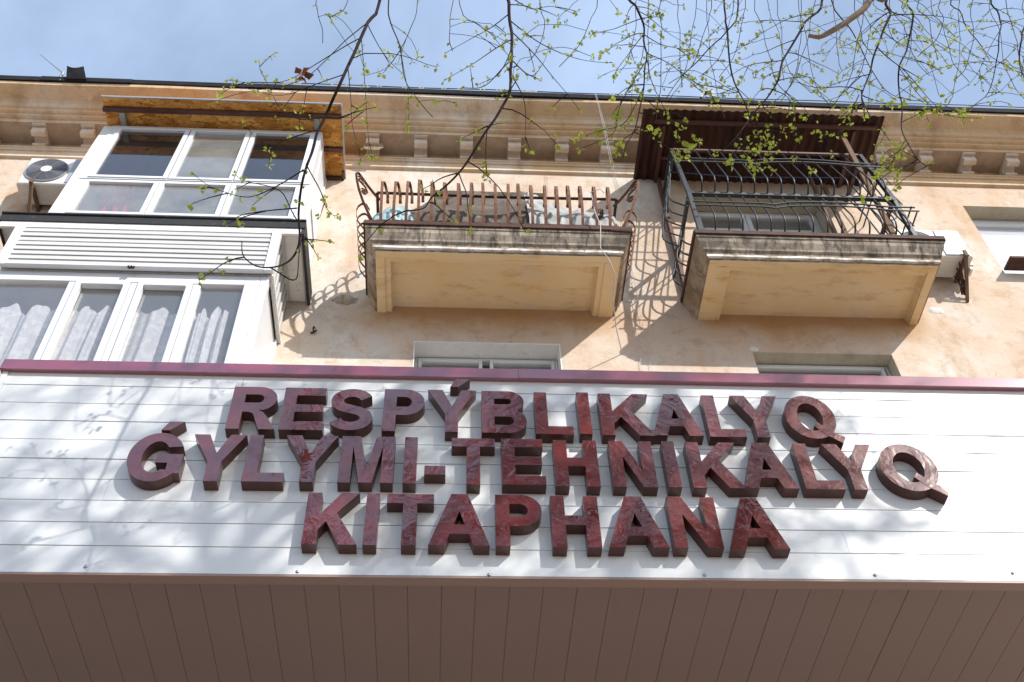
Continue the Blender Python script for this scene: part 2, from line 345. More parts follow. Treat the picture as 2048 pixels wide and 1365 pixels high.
def lace():
    m = NT('white_lace'); df = m.n('ShaderNodeBsdfDiffuse'); df.inputs[0].default_value = (.88, .88, .9, 1)
    tl = m.n('ShaderNodeBsdfTranslucent'); tl.inputs[0].default_value = (.8, .8, .84, 1); mx = m.n('ShaderNodeMixShader'); mx.inputs[0].default_value = .4; m.l(df.outputs[0], mx.inputs[1]); m.l(tl.outputs[0], mx.inputs[2])
    tr = m.n('ShaderNodeBsdfTransparent'); m2 = m.n('ShaderNodeMixShader')
    f = m.ramp(m.noise(13, 5, .6), .46, .56, (.8, .8, .8, 1), (.97, .97, .97, 1))
    m.l(f, m2.inputs[0]); m.l(tr.outputs[0], m2.inputs[1]); m.l(mx.outputs[0], m2.inputs[2]); m.l(m2.outputs[0], m.o.inputs[0]); return m.mat
MAT['lace'] = lace()

# ------------------------------------------------------------------ ground
g = MB(); g.add([(-400, -400, GROUND), (400, -400, GROUND), (400, 400, GROUND), (-400, 400, GROUND)], [(0, 1, 2, 3)])
tag(g.build('ground', MAT['asphalt']), kind='structure')
pv = MB(); pv.box(-14, 18, -6.5, 7.19, GROUND + .004, GROUND + .12)
tag(pv.build('pavement', MAT['asphalt']), kind='structure')

# ------------------------------------------------------------------ the building
YW = 7.204; XL, XR = -14.0, 16.0; ZT = 12.6
bld = empty('apartment_building', (0, YW, GROUND), 'peach plastered apartment building with moulded cornice rising behind the library sign', 'building')
#  opening: (x0, x1, z0, z1, reveal depth, kind)
LOW_L = (-.356, 1.11, 7.0, 8.57, .20); LOW_R = (3.106, 4.57, 7.0, 8.525, .16)
DOOR_C = (-.225, 1.105, 9.36, 11.45, .22); DOOR_R = (2.95, 4.56, 9.36, 11.52, .25); WIN_R = (6.35, 7.85, 10.02, 11.437, .2)
DOOR_U = (-3.5, -2.1, 9.36, 11.3, .22); DOOR_B = (-3.6, -2.2, 6.2, 8.3, .22)
OPEN = [LOW_L, LOW_R, DOOR_C, DOOR_R, WIN_R, DOOR_U, DOOR_B]
xs = sorted({XL, XR, *[o[0] for o in OPEN], *[o[1] for o in OPEN]}); zs = sorted({GROUND, ZT, *[o[2] for o in OPEN], *[o[3] for o in OPEN]})
w = MB()
for i in range(len(xs) - 1):
    for j in range(len(zs) - 1):
        cx = (xs[i] + xs[i + 1]) / 2; cz = (zs[j] + zs[j + 1]) / 2
        if any(o[0] < cx < o[1] and o[2] < cz < o[3] for o in OPEN): continue
        w.add([(xs[i], YW, zs[j]), (xs[i + 1], YW, zs[j]), (xs[i + 1], YW, zs[j + 1]), (xs[i], YW, zs[j + 1])], [(0, 1, 2, 3)])
w.add([(XL, YW, GROUND), (XL, YW + 9, GROUND), (XL, YW + 9, ZT), (XL, YW, ZT)], [(0, 1, 2, 3)])
w.add([(XR, YW, GROUND), (XR, YW + 9, GROUND), (XR, YW + 9, ZT), (XR, YW, ZT)], [(3, 2, 1, 0)])
w.add([(XL, YW + 9, GROUND), (XR, YW + 9, GROUND), (XR, YW + 9, ZT), (XL, YW + 9, ZT)], [(3, 2, 1, 0)])
w.add([(XL, YW, ZT), (XR, YW, ZT), (XR, YW + 9, ZT), (XL, YW + 9, ZT)], [(0, 1, 2, 3)])
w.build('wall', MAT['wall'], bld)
# cornice (profile y, z), from the frieze fillet outward and up
prof = [(7.203, 12.04), (7.203, 12.25), (6.893, 12.25), (6.885, 12.31), (6.83, 12.315), (6.828, 12.345), (6.785, 12.352), (6.775, 12.378), (6.745, 12.385),
        (6.728, 12.44), (6.70, 12.475), (6.665, 12.487), (6.62, 12.498), (6.575, 12.512), (6.545, 12.528), (6.528, 12.538), (6.518, 12.578), (7.203, 12.578)]
c = MB()
n = 60
for k in range(n):      # slight unevenness along the run
    x0 = XL + (XR - XL) * k / n; x1 = XL + (XR - XL) * (k + 1) / n
    def wob(x): return .008 * noise.noise(Vector((x * .7, 0, 0)))
    P = prof
    vs = [(x0, y + wob(x0) * (y < 7.1), z + wob(x0 + 9) * (y < 7.1)) for y, z in P] + [(x1, y + wob(x1) * (y < 7.1), z + wob(x1 + 9) * (y < 7.1)) for y, z in P]
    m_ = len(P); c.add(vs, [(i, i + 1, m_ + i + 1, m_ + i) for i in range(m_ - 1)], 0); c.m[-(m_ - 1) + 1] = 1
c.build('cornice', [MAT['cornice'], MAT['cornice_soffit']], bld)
b = MB(); b.prism([(7.206, 11.885), (7.165, 11.90), (7.16, 12.005), (7.14, 12.01), (7.135, 12.035), (7.12, 12.04), (7.12, 12.062), (7.206, 12.07)], XL, XR)
b.build('wall_moulding', MAT['cornice'], bld)
# corbels
cx_known = [-5.10, -4.51, -1.02, -.42, .152, .755, 1.358, 1.93, 5.47, 6.05, 6.62, 7.19]
cxs = sorted(cx_known + [-5.7, -6.3, -6.9, -3.93, -3.34, -2.76, -2.18, -1.6, 2.52, 3.11, 3.70, 4.29, 4.88, 7.76, 8.34, 8.92])
cp = [(7.2, 12.249), (7.2, 12.072), (7.13, 12.066), (7.105, 12.075), (7.10, 12.10), (7.11, 12.12), (7.14, 12.135), (7.135, 12.165), (7.11, 12.19), (7.07, 12.20), (7.04, 12.19), (7.03, 12.165), (7.03, 12.14), (7.02, 12.125), (6.965, 12.125), (6.95, 12.14), (6.95, 12.235), (6.915, 12.238), (6.915, 12.249)]
proto = None
for x in cxs:
    if proto is None:
        m = MB(); m.prism(cp, x - .08, x + .08); m.box(x - .084, x + .084, 6.9, 6.93, 12.226, 12.246)
        proto = recalc(m.build('corbel', MAT['corbel'], bld)); px0 = x
    else: copy_piece(proto, (x - px0, 0, 0), bld)
# roof edge sheet
re_ = MB()
xk = XL; first = True; top_prev = None
segs = []
while xk < XR:
    wd = random.uniform(.9, 1.9); segs.append((xk, min(XR, xk + wd))); xk += wd
for (a, b_) in segs:
    dz0 = random.uniform(0, .012); dy = random.uniform(-.008, .008)
    re_.hexa([(a, 6.495 + dy, 12.582 + dz0), (b_ + .02, 6.495 + dy, 12.582 + dz0 * .3), (b_ + .02, 7.3, 12.63), (a, 7.3, 12.63), (a, 6.49 + dy, 12.668 + dz0), (b_ + .02, 6.49 + dy, 12.668 + dz0 * .3), (b_ + .02, 7.3, 12.80), (a, 7.3, 12.80)])
re_.build('roof_edge', MAT['black_roof'], bld)
rs = MB(); rs.add([(XL, 7.29, 12.79), (XR, 7.29, 12.79), (XR, 11.7, 13.6), (XL, 11.7, 13.6), (XL, 16.2, 12.6), (XR, 16.2, 12.6)], [(0, 1, 2, 3), (3, 2, 5, 4)])
rs.build('roof_sheet', MAT['black_roof'], bld)

def reveal(op, mat, name='reveal', parent=bld, lip=0):
    x0, x1, z0, z1, d = op; m = MB(); y0 = YW + .0005; y1 = YW + d
    m.add([(x0, y0, z0), (x1, y0, z0), (x1, y0, z1), (x0, y0, z1), (x0, y1, z0), (x1, y1, z0), (x1, y1, z1), (x0, y1, z1)], [(0, 4, 5, 1), (1, 5, 6, 2), (2, 6, 7, 3), (3, 7, 4, 0)])
    if lip:
        for a in ((x0 - lip, x0 + .001, z0, z1 + lip), (x1 - .001, x1 + lip, z0, z1 + lip), (x0, x1, z1 - .001, z1 + lip)): m.box(a[0], a[1], YW - .006, YW + .002, a[2], a[3])
    return m.build(name, mat, parent)
def room(op, parent=bld, dep=2.2):
    x0, x1, z0, z1, d = op; y0 = YW + d + .12; m = MB()
    a, b_, e, h = x0 - .4, x1 + .4, z0 - .3, z1 + .15
    m.add([(a, y0, e), (b_, y0, e), (b_, y0, h), (a, y0, h), (a, y0 + dep, e), (b_, y0 + dep, e), (b_, y0 + dep, h), (a, y0 + dep, h)], [(4, 5, 6, 7), (0, 4, 5, 1), (1, 5, 6, 2), (2, 6, 7, 3), (3, 7, 4, 0)])
    return m.build('room_lining', MAT['interior'], parent)
def window(op, sashes, fw=.055, sw=.06, matf='white', transom=None, glassm='glass', label=None):
    """frame at the back of the reveal, sashes (x0,x1 as fractions), panes"""
    x0, x1, z0, z1, d = op; y = YW + d
    fr = MB(); fr.bbox(x0, x0 + fw, y, y + .07, z0, z1); fr.bbox(x1 - fw, x1, y, y + .07, z0, z1)
    fr.bbox(x0 + fw + .001, x1 - fw - .001, y, y + .07, z1 - fw, z1); fr.bbox(x0 + fw + .001, x1 - fw - .001, y, y + .07, z0, z0 + fw)
    W = fr.build('window', MAT[matf], bld, label=label)
    ix0, ix1, iz0, iz1 = x0 + fw, x1 - fw, z0 + fw, z1 - fw
    spans = [(iz0, iz1)]
    if transom:
        t = MB(); t.bbox(ix0 + .001, ix1 - .001, y + .002, y + .068, transom - .03, transom + .03); t.build('transom', MAT[matf], W); spans = [(iz0, transom - .03), (transom + .03, iz1)]
    for a, b_ in sashes:
        for q0, q1 in spans:
            sx0 = ix0 + (ix1 - ix0) * a + .004; sx1 = ix0 + (ix1 - ix0) * b_ - .004; ya = y - .018; yb = y + .045
            s = MB(); s.bbox(sx0, sx0 + sw, ya, yb, q0 + .004, q1 - .004); s.bbox(sx1 - sw, sx1, ya, yb, q0 + .004, q1 - .004)
            s.bbox(sx0 + sw + .001, sx1 - sw - .001, ya, yb, q1 - .004 - sw, q1 - .004); s.bbox(sx0 + sw + .001, sx1 - sw - .001, ya, yb, q0 + .004, q0 + .004 + sw)
            s.build('sash', MAT[matf], W)
            p = MB(); p.box(sx0 + sw - .01, sx1 - sw + .01, y + .012, y + .02, q0 + sw - .01, q1 - sw + .01); p.build('pane', MAT[glassm], W)
    return W
room(LOW_L); room(LOW_R); room(DOOR_C); room(DOOR_R); room(WIN_R); room(DOOR_U); room(DOOR_B)
reveal(LOW_L, MAT['paint'], 'white_reveal', lip=.012); reveal(LOW_R, MAT['reveal']); reveal(DOOR_C, MAT['reveal']); reveal(DOOR_R, MAT['reveal']); reveal(WIN_R, MAT['reveal']); reveal(DOOR_U, MAT['reveal']); reveal(DOOR_B, MAT['reveal'])
window(LOW_L, [(0, .47), (.52, 1)], fw=.03, sw=.035, matf='white', label='old white painted two-sash window')
window(LOW_R, [(0, .985)], fw=.03, sw=.035, matf='white')
window(DOOR_C, [(0, .5), (.5, 1)], matf='paint', transom=10.95)
window(DOOR_R, [(0, .42), (.42, 1)], transom=11.05, glassm='glass_dusty')
window(WIN_R, [(0, 1)], fw=.07, sw=.08, glassm='glass')
window(DOOR_U, [(0, .5), (.5, 1)]); window(DOOR_B, [(0, .5), (.5, 1)])
hb = MB(); hb.box(6.42, 7.8, 7.43, 7.47, 10.1, 11.35); hb.build('roller_blind', MAT['ac_label'] if False else MAT['blind'], bld)
sl = MB(); sl.hexa([(6.36, 7.0, 10.05), (7.9, 7.0, 10.05), (7.9, 7.2, 10.07), (6.36, 7.2, 10.07), (6.36, 7.0, 10.08), (7.9, 7.0, 10.08), (7.9, 7.2, 10.10), (6.36, 7.2, 10.10)])
sl.build('window_sill', MAT['rust_dark'], bld)
# lumpy repair patches where the balcony slabs and window head meet the wall
def lump(px, py, Y, rx, rz, d, mat, name='plaster_patch', seed=0):
    p0 = at(px, py, Y); m = MB(); N = 14
    ring = []; vs = [(p0.x, Y - d, p0.z)]; K = 20
    for r in (.5, .8, 1.0):
        for k in range(K):
            a = 2 * math.pi * k / K; s_ = r * (1 + .35 * noise.noise(Vector((math.cos(a) * 2 + seed, math.sin(a) * 2, seed))))
            vs.append((p0.x + math.cos(a) * rx * s_, Y - d * (1 - r ** 2) - .0 if r < 1 else Y + .004, p0.z + math.sin(a) * rz * s_))
    fs = [(0, 1 + k, 1 + (k + 1) % K) for k in range(K)]
    for q in range(2): fs += [(1 + q * K + k, 1 + (q + 1) * K + k, 1 + (q + 1) * K + (k + 1) % K, 1 + q * K + (k + 1) % K) for k in range(K)]
    m.add(vs, fs, 0, True); return m.build(name, mat, bld)
lump(690, 600, YW, .16, .10, .006, MAT['concrete'], seed=2); lump(1508, 698, YW, .06, .04, .012, MAT['fillet'], seed=3)
lump(1872, 622, YW, .10, .07, .012, MAT['fillet'], seed=4); lump(746, 292, 7.0, .13, .10, .004, MAT['concrete'], seed=6)

# ------------------------------------------------------------------ roof line small things
rb = empty('roof_bracket_row', (0, 6.6, 12.6), 'row of small pale brackets holding a thin wire along the black roof edge', 'roof brackets')
for px_ in (573, 590, 668, 684, 730, 757, 808, 842, 887, 920, 965, 998, 1048, 1066, 1225, 1244, 1318):
    p0 = at(px_, 186 + (px_ - 900) * .018, 6.5); big = px_ in (573, 590, 668, 684, 1048, 1066)
    m = MB(); s_ = .03 if not big else .055
    tz = 12.755 if not big else 12.765; m.box(p0.x - s_, p0.x - s_ * .5, 6.5, 6.56, 12.63, tz); m.box(p0.x + s_ * .5, p0.x + s_, 6.5, 6.56, 12.63, tz); m.box(p0.x - s_ * .5, p0.x + s_ * .5, 6.502, 6.558, 12.63, tz - .03)
    m.build('bracket', MAT['grey_metal'], rb)
m = MB(); pts = []
for k in range(40):
    x = -2.6 + 13 * k / 39; pts.append((x, 6.62, 12.965 + .008 * math.sin(x * 3) + (.0 if x < 6 else .02)))
m.tube(pts, .007, 5); m.build('wire', MAT['black'], rb)
m = MB(); q = [at(1402, 198, 6.5), at(1408, 186, 6.5), at(1424, 183, 6.5), at(1427, 197, 6.5)]
m.flat([q[0], q[1], q[2]], (0, 1, 0), .06, .03); m.flat([q[2], q[3]], (0, 1, 0), .06, .045)
tag(m.build('roof_frame', MAT['grey_metal']), 'grey bent metal frame standing on the roof edge above the caged balcony', 'metal frame')
m = MB(); q = [at(128, 166, 6.48), at(168, 168, 6.48)]; K = 8
vs = []
for k in range(K + 1):
    t = k / K; x = q[0].x + (q[1].x - q[0].x) * t; x2 = q[0].x - .03 + (q[1].x - q[0].x - .04) * t
    sag = .05 * math.sin(math.pi * t)
    vs += [(x, 6.47, 12.60), (x2, 6.40, 12.80 - sag), (x2, 6.43, 12.80 - sag), (x, 6.50, 12.60)]
m.add(vs, [(4 * k + j, 4 * k + (j + 1) % 4, 4 * k + 4 + (j + 1) % 4, 4 * k + 4 + j) for k in range(K) for j in range(4)] + [(0, 1, 2, 3), (4 * K + 3, 4 * K + 2, 4 * K + 1, 4 * K)])
tag(m.build('bent_roof_flap', MAT['black_roof']), 'black curled flap of roofing sheet standing up on the roof edge at far left', 'roof flap')
m = MB(); a_ = at(126, 147, 6.5); b_ = at(80, 109, 6.5); m.tube([a_ - Vector((-.02, 0, .2)), a_, b_], [.012, .009, .005], 6)
m.tube([a_ - Vector((0, 0, .12)), a_ + Vector((0, 0, .02))], .018, 6)
tag(m.build('antenna_rod', MAT['grey_metal']), 'thin pale rod leaning out above the roof edge at far left', 'antenna rod')

# ------------------------------------------------------------------ balcony slabs
def balcony(name, label, X0, X1, YF, ZTOP, inner, rail):
    """cast slab: moulded front and side edges, recessed soffit panel"""
    t = empty(name, ((X0 + X1) / 2, YW, ZTOP), label, 'balcony')
    # stepped profile from the rim inward: (inset, z)
    P = [(0.0, ZTOP), (0.0, ZTOP - .045), (.012, ZTOP - .055), (.02, ZTOP - .10), (.055, ZTOP - .165), (.06, ZTOP - .19), (.085, ZTOP - .215), (.09, ZTOP - .235), (.088, ZTOP - .27), (.115, ZTOP - .275), (.118, ZTOP - .30), (.20, ZTOP - .302), (.205, ZTOP - .302)]
    def lvl(ins, z, j=0):
        return [(X0 + ins, YW + .002, z), (X0 + ins, YF + ins, z), (X1 - ins, YF + ins, z), (X1 - ins, YW + .002, z)]
    N = 30
    def path(ins, z):   # finely divided so the worn edge can wander
        pts = []
        A = lvl(ins, z)
        for (p, q_, n_) in ((A[0], A[1], 8), (A[1], A[2], 28), (A[2], A[3], 8)):
            for k in range(n_):
                f = k / n_; v = Vector(p).lerp(Vector(q_), f)
                nz = .006 * noise.noise(v * 5); v.z += nz * (ins > .03); v.y += .005 * noise.noise(v * 7 + Vector((3, 3, 3))) * (ins > 0); pts.append(v)
        pts.append(Vector(A[3])); return pts
    L_ = len(path(0, 0)); m = MB(); 
    for (a, b2), mi in zip(zip(P[:-1], P[1:]), (0, 0, 0, 0, 0, 0, 0, 1, 1, 0, 2, 2)):
        A = path(*a); B = path(*b2)
        for k in range(L_ - 1): m.add([A[k], A[k + 1], B[k + 1], B[k]], [(0, 1, 2, 3)], 3 if (mi == 0 and 8 <= k < 36) else (0 if mi == 1 and not 8 <= k < 36 else mi))
    m.add(lvl(0, ZTOP), [(0, 1, 2, 3)], 0)
    o_ = m.build('slab_edge', [MAT['concrete'], MAT['fillet'], MAT['soffit'], MAT['grimy']], t)
    # soffit frame ring and recessed panel
    ix0, ix1, iyf = inner; z = ZTOP - .302; zz = z + .105
    O = lvl(.2, z); I = [(ix0, YW + .002, z), (ix0, iyf, z), (ix1, iyf, z), (ix1, YW + .002, z)]
    I2 = [(x, y, zz) for x, y, _ in [(ix0 + .02, YW + .002, 0), (ix0 + .02, iyf + .02, 0), (ix1 - .02, iyf + .02, 0), (ix1 - .02, YW + .002, 0)]]
    q_ = .055; Q = [(ix0 - q_, YW + .002, z), (ix0 - q_, iyf - q_, z), (ix1 + q_, iyf - q_, z), (ix1 + q_, YW + .002, z)]; Q2 = [(x, y, z + .014) for x, y, _ in Q]; I = [(x, y, z + .014) for x, y, _ in I]
    m = MB(); m.add(O + Q, [(0, 1, 5, 4), (1, 2, 6, 5), (2, 3, 7, 6)]); m.add(Q + Q2, [(0, 1, 5, 4), (1, 2, 6, 5), (2, 3, 7, 6)]); m.add(Q2 + I, [(0, 1, 5, 4), (1, 2, 6, 5), (2, 3, 7, 6)]); m.add(I + I2, [(0, 1, 5, 4), (1, 2, 6, 5), (2, 3, 7, 6)]); m.build('soffit_border', MAT['soffit'], t)
    m = MB(); m.add(I2, [(0, 1, 2, 3)]); m.build('soffit_panel', MAT['soffit'], t)
    # rusty angle round the rim
    m = MB(); e = .012
    m.box(X0 - e, X1 + e, YF - .022, YF - .006, ZTOP - .012, ZTOP + .045); m.box(X0 - .02, X0 - .004, YF - .0055, YW, ZTOP - .012, ZTOP + .045); m.box(X1 + .004, X1 + .02, YF - .0055, YW, ZTOP - .012, ZTOP + .045)
    m.box(X0 - .004, X1 + .004, YF - .0055, YF + .03, ZTOP + .004, ZTOP + .044); m.build('rim_angle', rail, t)
    m = MB(); m.box(X0, X1, YF + .03, YW, ZTOP + .002, ZTOP + .03); m.build('floor', MAT['concrete'], t)
    return t
ZB = 9.345
cb = balcony('open_balcony', 'open concrete balcony with curled rusty iron railing heaped with tarpaulins', -.885, 1.825, 6.305, ZB, (-.62, 1.50, 6.555), MAT['rust_dark'])
rbal = balcony('caged_balcony', 'concrete balcony enclosed in a dark green iron cage under a rusty corrugated roof', 2.50, 5.115, 6.305, ZB - .012, (2.85, 4.91, 6.555), MAT['rust_dark'])
# right corner rust gusset of the open balcony
m = MB(); m.hexa([(1.62, 6.287, ZB - .02), (1.835, 6.287, ZB - .03), (1.835, 6.6, ZB - .04), (1.80, 6.6, ZB - .04), (1.62, 6.287, ZB - .008), (1.835, 6.287, ZB - .008), (1.835, 6.6, ZB - .014), (1.80, 6.6, ZB - .014)])
m.build('corner_plate', MAT['rust_dark'], cb)

# -------- open balcony railing: bellied flat bars that curl over a low rail
def curl_path(base, out, zt0):
    """bar in the plane of out/up: from the slab edge, bellied outwards, over the top, back and curled onto the rail"""
    o = Vector(out); P = []
    for d, z in ((.0, .02), (.06, .12), (.115, .26), (.15, .40), (.165, .50), (.16, .57), (.135, .61), (.10, .62), (.065, .595), (.04, .55), (.02, .50), (.005, .46), (-.01, .44), (-.03, .445), (-.035, .465), (-.02, .48)):
        P.append(base + o * d + Vector((0, 0, z)))
    return P
rz = 9.93
bx = [-.732, -.609, -.478, -.352, -.219, -.088, .055, .175, .31, .442, .566, .689, .821, .954, 1.086, 1.214, 1.34, 1.484, 1.62]
for i, x in enumerate(bx):
    m = MB(); lean = random.uniform(-.012, .012); dz = random.uniform(-.015, .02) + (.03 if i == 3 else 0)
    tw_ = .055 * max(.1, 1 - i / 11); P = [p + Vector((lean * (p.z - ZB) / .6 + (tw_ * min(1, max(0, q_ - 5) / 5)), 0, dz * (p.z - ZB) / .6)) for q_, p in enumerate(curl_path(Vector((x, 6.315, ZB + .02)), (0, -1, 0), 0))]
    m.flat(P, (1, .12, 0), .03, .006); m.build('railing_bar', MAT['rust'], cb)
for side, X in ((-1, -.885), (1, 1.825)):
    for k in range(6):
        y = 6.42 + k * .125; m = MB(); a = random.uniform(-.2, .2)
        sc = .85; P = [Vector((X - side * .01, y, ZB + .02)) + Vector((side, a * .3, 0)) * d * sc + Vector((0, 0, z * .95)) for d, z in ((.0, .02), (.06, .10), (.12, .2), (.15, .32), (.16, .42), (.145, .5), (.11, .55), (.07, .56), (.04, .53), (.02, .48), (.0, .44))]
        m.flat(P, (0, 1, 0), .026, .006); m.build('railing_bar', MAT['rust'], cb)
# corner pieces with scrolls
for side, X in ((-1, -.875), (1, 1.815)):
    o = Vector((side * .72, -.7, 0)); m = MB(); base = Vector((X - side * .09, 6.36, ZB + .03))
    P = [base + o * d + Vector((0, 0, z)) for d, z in ((0, 0), (.1, .12), (.2, .27), (.27, .42), (.31, .55), (.33, .66), (.30, .69), (.25, .66), (.16, .60), (.06, .55), (-.02, .53))]
    m.flat(P, (.7, side * .72, 0), .028, .008)
    for (cx_, cz_, r0) in ((.255, .60, .055), (.20, .44, .045)):
        S = []
        for k in range(22):
            a = k * .5; r = r0 * (1 - k / 30); S.append(base + o * (cx_ + r * math.cos(a)) + Vector((0, 0, cz_ + r * math.sin(a))))
        m.flat(S, (.7, side * .72, 0), .02, .005)
    S = [base + o * d + Vector((0, 0, z)) for d, z in ((.20, .40), (.15, .47), (.19, .54), (.24, .56))]
    m.flat(S, (.7, side * .72, 0), .02, .005)
    m.build('corner_scroll', MAT['rust'], cb)
m = MB(); m.flat([(-.80, 6.30, rz), (.5, 6.305, rz - .012), (1.74, 6.30, rz)], (0, 1, 0), .03, .012)
m.flat([(-.80, 6.30, rz), (-.80, 7.2, rz)], (1, 0, 0), .03, .012); m.flat([(1.74, 6.30, rz), (1.74, 7.2, rz)], (1, 0, 0), .03, .012)
m.build('top_rail', MAT['rust_dark'], cb)
m = MB(); m.flat([(-.78, 6.34, ZB + .12), (1.72, 6.34, ZB + .12)], (0, 1, 0), .012, .03); m.build('bottom_rail', MAT['rust_dark'], cb)

# -------- cloths heaped behind the bars
def heap(name, label, cat, x0, x1, yc, ry, z0, h, mat, seed, env=None, nu=150, nv=60, fold=.05, tilt=0, ff=5, fv=1.6):
    m = MB(); vs = []
    for i in range(nu + 1):
        u = i / nu; x = x0 + (x1 - x0) * u; e = env(u) if env else min(1, 6 * u + .25, 6 * (1 - u) + .25)
        for j in range(nv + 1):
            a = math.pi * j / nv; cy = -math.cos(a); sz = max(0, math.sin(a)) ** .7
            p = Vector((x * ff + seed, a * fv + x * tilt, seed * 1.7)); nn = noise.noise(p) + .5 * noise.noise(p * 2.3) + .25 * noise.noise(p * 5)
            rid = 1 - abs(noise.noise(Vector((x * ff * .45 + seed, a * fv * 1.3 + x * .5 * tilt, seed)))) * 2.4
            rid2 = 1 - abs(noise.noise(Vector((x * ff * 1.3 + seed * 3 + .6 * nn, a * fv * 2.6 + x * tilt * 1.5, seed + 4)))) * 3
            q_ = fold * (nn + .8 * rid + .55 * rid2)
            vs.append((x + .04 * nn, yc + (ry * cy) * (1 + q_ * 1.2) * (.55 + .45 * e), z0 + h * e * sz * (1 + q_) + q_ * .25 * sz))
    fs = [(i * (nv + 1) + j, (i + 1) * (nv + 1) + j, (i + 1) * (nv + 1) + j + 1, i * (nv + 1) + j + 1) for i in range(nu) for j in range(nv)]
    m.add(vs, fs, 0, True); return tag(m.build(name, mat), label, cat)
heap('dark_canvas', 'brown grey canvas bundle slumped across the middle of the open balcony', 'canvas', -.72, .80, 6.62, .20, ZB + .03, .76, MAT['cloth'], 3.1, env=lambda u: .38 + .62 * min(1, u * 1.9), fold=.17, tilt=1, ff=1.4, fv=2.4)
heap('pale_tarpaulin', 'pale tarpaulin roll laid over the brown canvas behind the middle bars', 'tarpaulin', -.10, .74, 6.66, .14, ZB + .50, .30, MAT['tarp'], 8.4, env=lambda u: .35 + .65 * math.sin(math.pi * min(1, u * .75)), fold=.15, tilt=1, ff=1.6, fv=2.2)
heap('grey_tarpaulin', 'big crumpled grey white tarpaulin at the right half of the open balcony', 'tarpaulin', .77, 1.72, 6.60, .2, ZB + .03, .88, MAT['tarp'], 5.7, env=lambda u: 1 - .42 * u, fold=.11, tilt=.8, ff=3, fv=1.8)
heap('blue_sack', 'pale blue plastic sack at the left end of the open balcony', 'sack', -.84, -.36, 6.55, .16, ZB + .03, .50, MAT['bag'], 1.3, env=lambda u: math.sin(math.pi * min(.97, .1 + u * .85)) ** .5, nu=34, fold=.14)
m = MB(); m.tube([(-.14, 6.33, ZB + .08), (-.05, 6.5, ZB + .10), (.05, 6.7, ZB + .12)], .045, 14, cap=False); m.tube([(-.135, 6.35, ZB + .081), (.03, 6.65, ZB + .115)], .036, 14)
tag(m.build('stove_pipe', MAT['grey_metal']), 'short round metal pipe poking out under the canvas on the open balcony', 'pipe')
m = MB()
for k in range(16):
    a = k * .9; P = [Vector((1.66 + .05 * math.cos(a + t * .5) * (1 + .1 * k % 3), 6.42 + .04 * math.sin(a * 1.3 + t), ZB + .07 + .05 * math.sin(t * .9 + a) + .03)) for t in range(9)]
    m.tube(P, .006, 4)
tag(m.build('cable_coil', MAT['black']), 'tangled black cable coil at the right corner of the open balcony', 'cable coil')
m = MB()
for k in range(26):
    a = k * 1.1; P = [Vector((1.56 + .045 * math.cos(a + t * .6), 6.45 + .04 * math.sin(a * 1.7 + t), ZB + .50 + .07 * math.sin(t * .8 + a))) for t in range(7)]
    m.tube(P, .005, 4)
tag(m.build('twig_bundle', MAT['bark']), 'dark tangled bundle hanging at the right end of the rusty railing', 'bundle')

# ------------------------------------------------------------------ caged balcony: grille and corrugated roof
def lean_y(z): return 6.325 + (z - 9.35) * .03 + max(0, z - 10.2) * .10
GX0, GX1 = 2.575, 4.86; ZR = 10.2; ZGT = 11.42; Z0 = ZB + .02
posts = ((GX0, 0), (GX1, 0))
for X, _ in posts:
    m = MB(); w_ = .022
    for za, zb in ((Z0, ZR), (ZR, ZGT)):
        m.hexa([(X - w_, lean_y(za), za), (X + w_, lean_y(za), za), (X + w_, lean_y(za) + .044, za), (X - w_, lean_y(za) + .044, za), (X - w_, lean_y(zb), zb), (X + w_, lean_y(zb), zb), (X + w_, lean_y(zb) + .044, zb), (X - w_, lean_y(zb) + .044, zb)])
    m.build('corner_post', MAT['green'], rbal)
def railbox(p, q_, w_, h_):
    m = MB(); p = Vector(p); q_ = Vector(q_); t = (q_ - p).normalized(); s_ = t.cross(Vector((0, 0, 1))).normalized() * w_ / 2; u = Vector((0, 0, h_ / 2))
    m.hexa([p - s_ - u, p + s_ - u, q_ + s_ - u, q_ - s_ - u, p - s_ + u, p + s_ + u, q_ + s_ + u, q_ - s_ + u]); return m
railbox((GX0 + .023, lean_y(ZR) + .02, ZR), (GX1 - .023, lean_y(ZR) + .02, ZR), .05, .04).build('middle_rail', MAT['green'], rbal)
railbox((GX0, lean_y(ZR) + .045, ZR), (GX0, YW, ZR), .04, .04).build('side_rail', MAT['green'], rbal)
railbox((GX1, lean_y(ZR) + .045, ZR), (GX1, YW, ZR), .04, .04).build('side_rail', MAT['brownbeam'], rbal)
railbox((GX0, lean_y(ZGT) + .045, ZGT), (GX0, YW, ZGT), .04, .04).build('side_rail', MAT['green'], rbal)
railbox((GX1, lean_y(ZGT) + .045, ZGT), (GX1, YW, ZGT), .04, .04).build('side_rail', MAT['brownbeam'], rbal)
railbox((GX0 + .023, lean_y(ZGT) + .02, ZGT), (GX1 - .023, lean_y(ZGT) + .02, ZGT), .03, .03).build('top_rail', MAT['brownbeam'], rbal)
def belly(z0, z1, dep):   # (outward, z) along a bar between two rails: short bottom return, belly, long slope up
    pr = [(0, z0), (dep * .42, z0 + .035), (dep * .78, z0 + .075), (dep * .97, z0 + .13), (dep, z0 + .19), (dep * .92, z0 + .27)]
    for k in range(1, 7):
        f = k / 6; pr.append((dep * .92 * (1 - f), z0 + .27 + (z1 - z0 - .27) * f))
    return pr
gxs = [2.713, 2.857, 3.001, 3.152, 3.299, 3.445, 3.597, 3.744, 3.897, 4.045, 4.187, 4.341, 4.479, 4.625, 4.765]
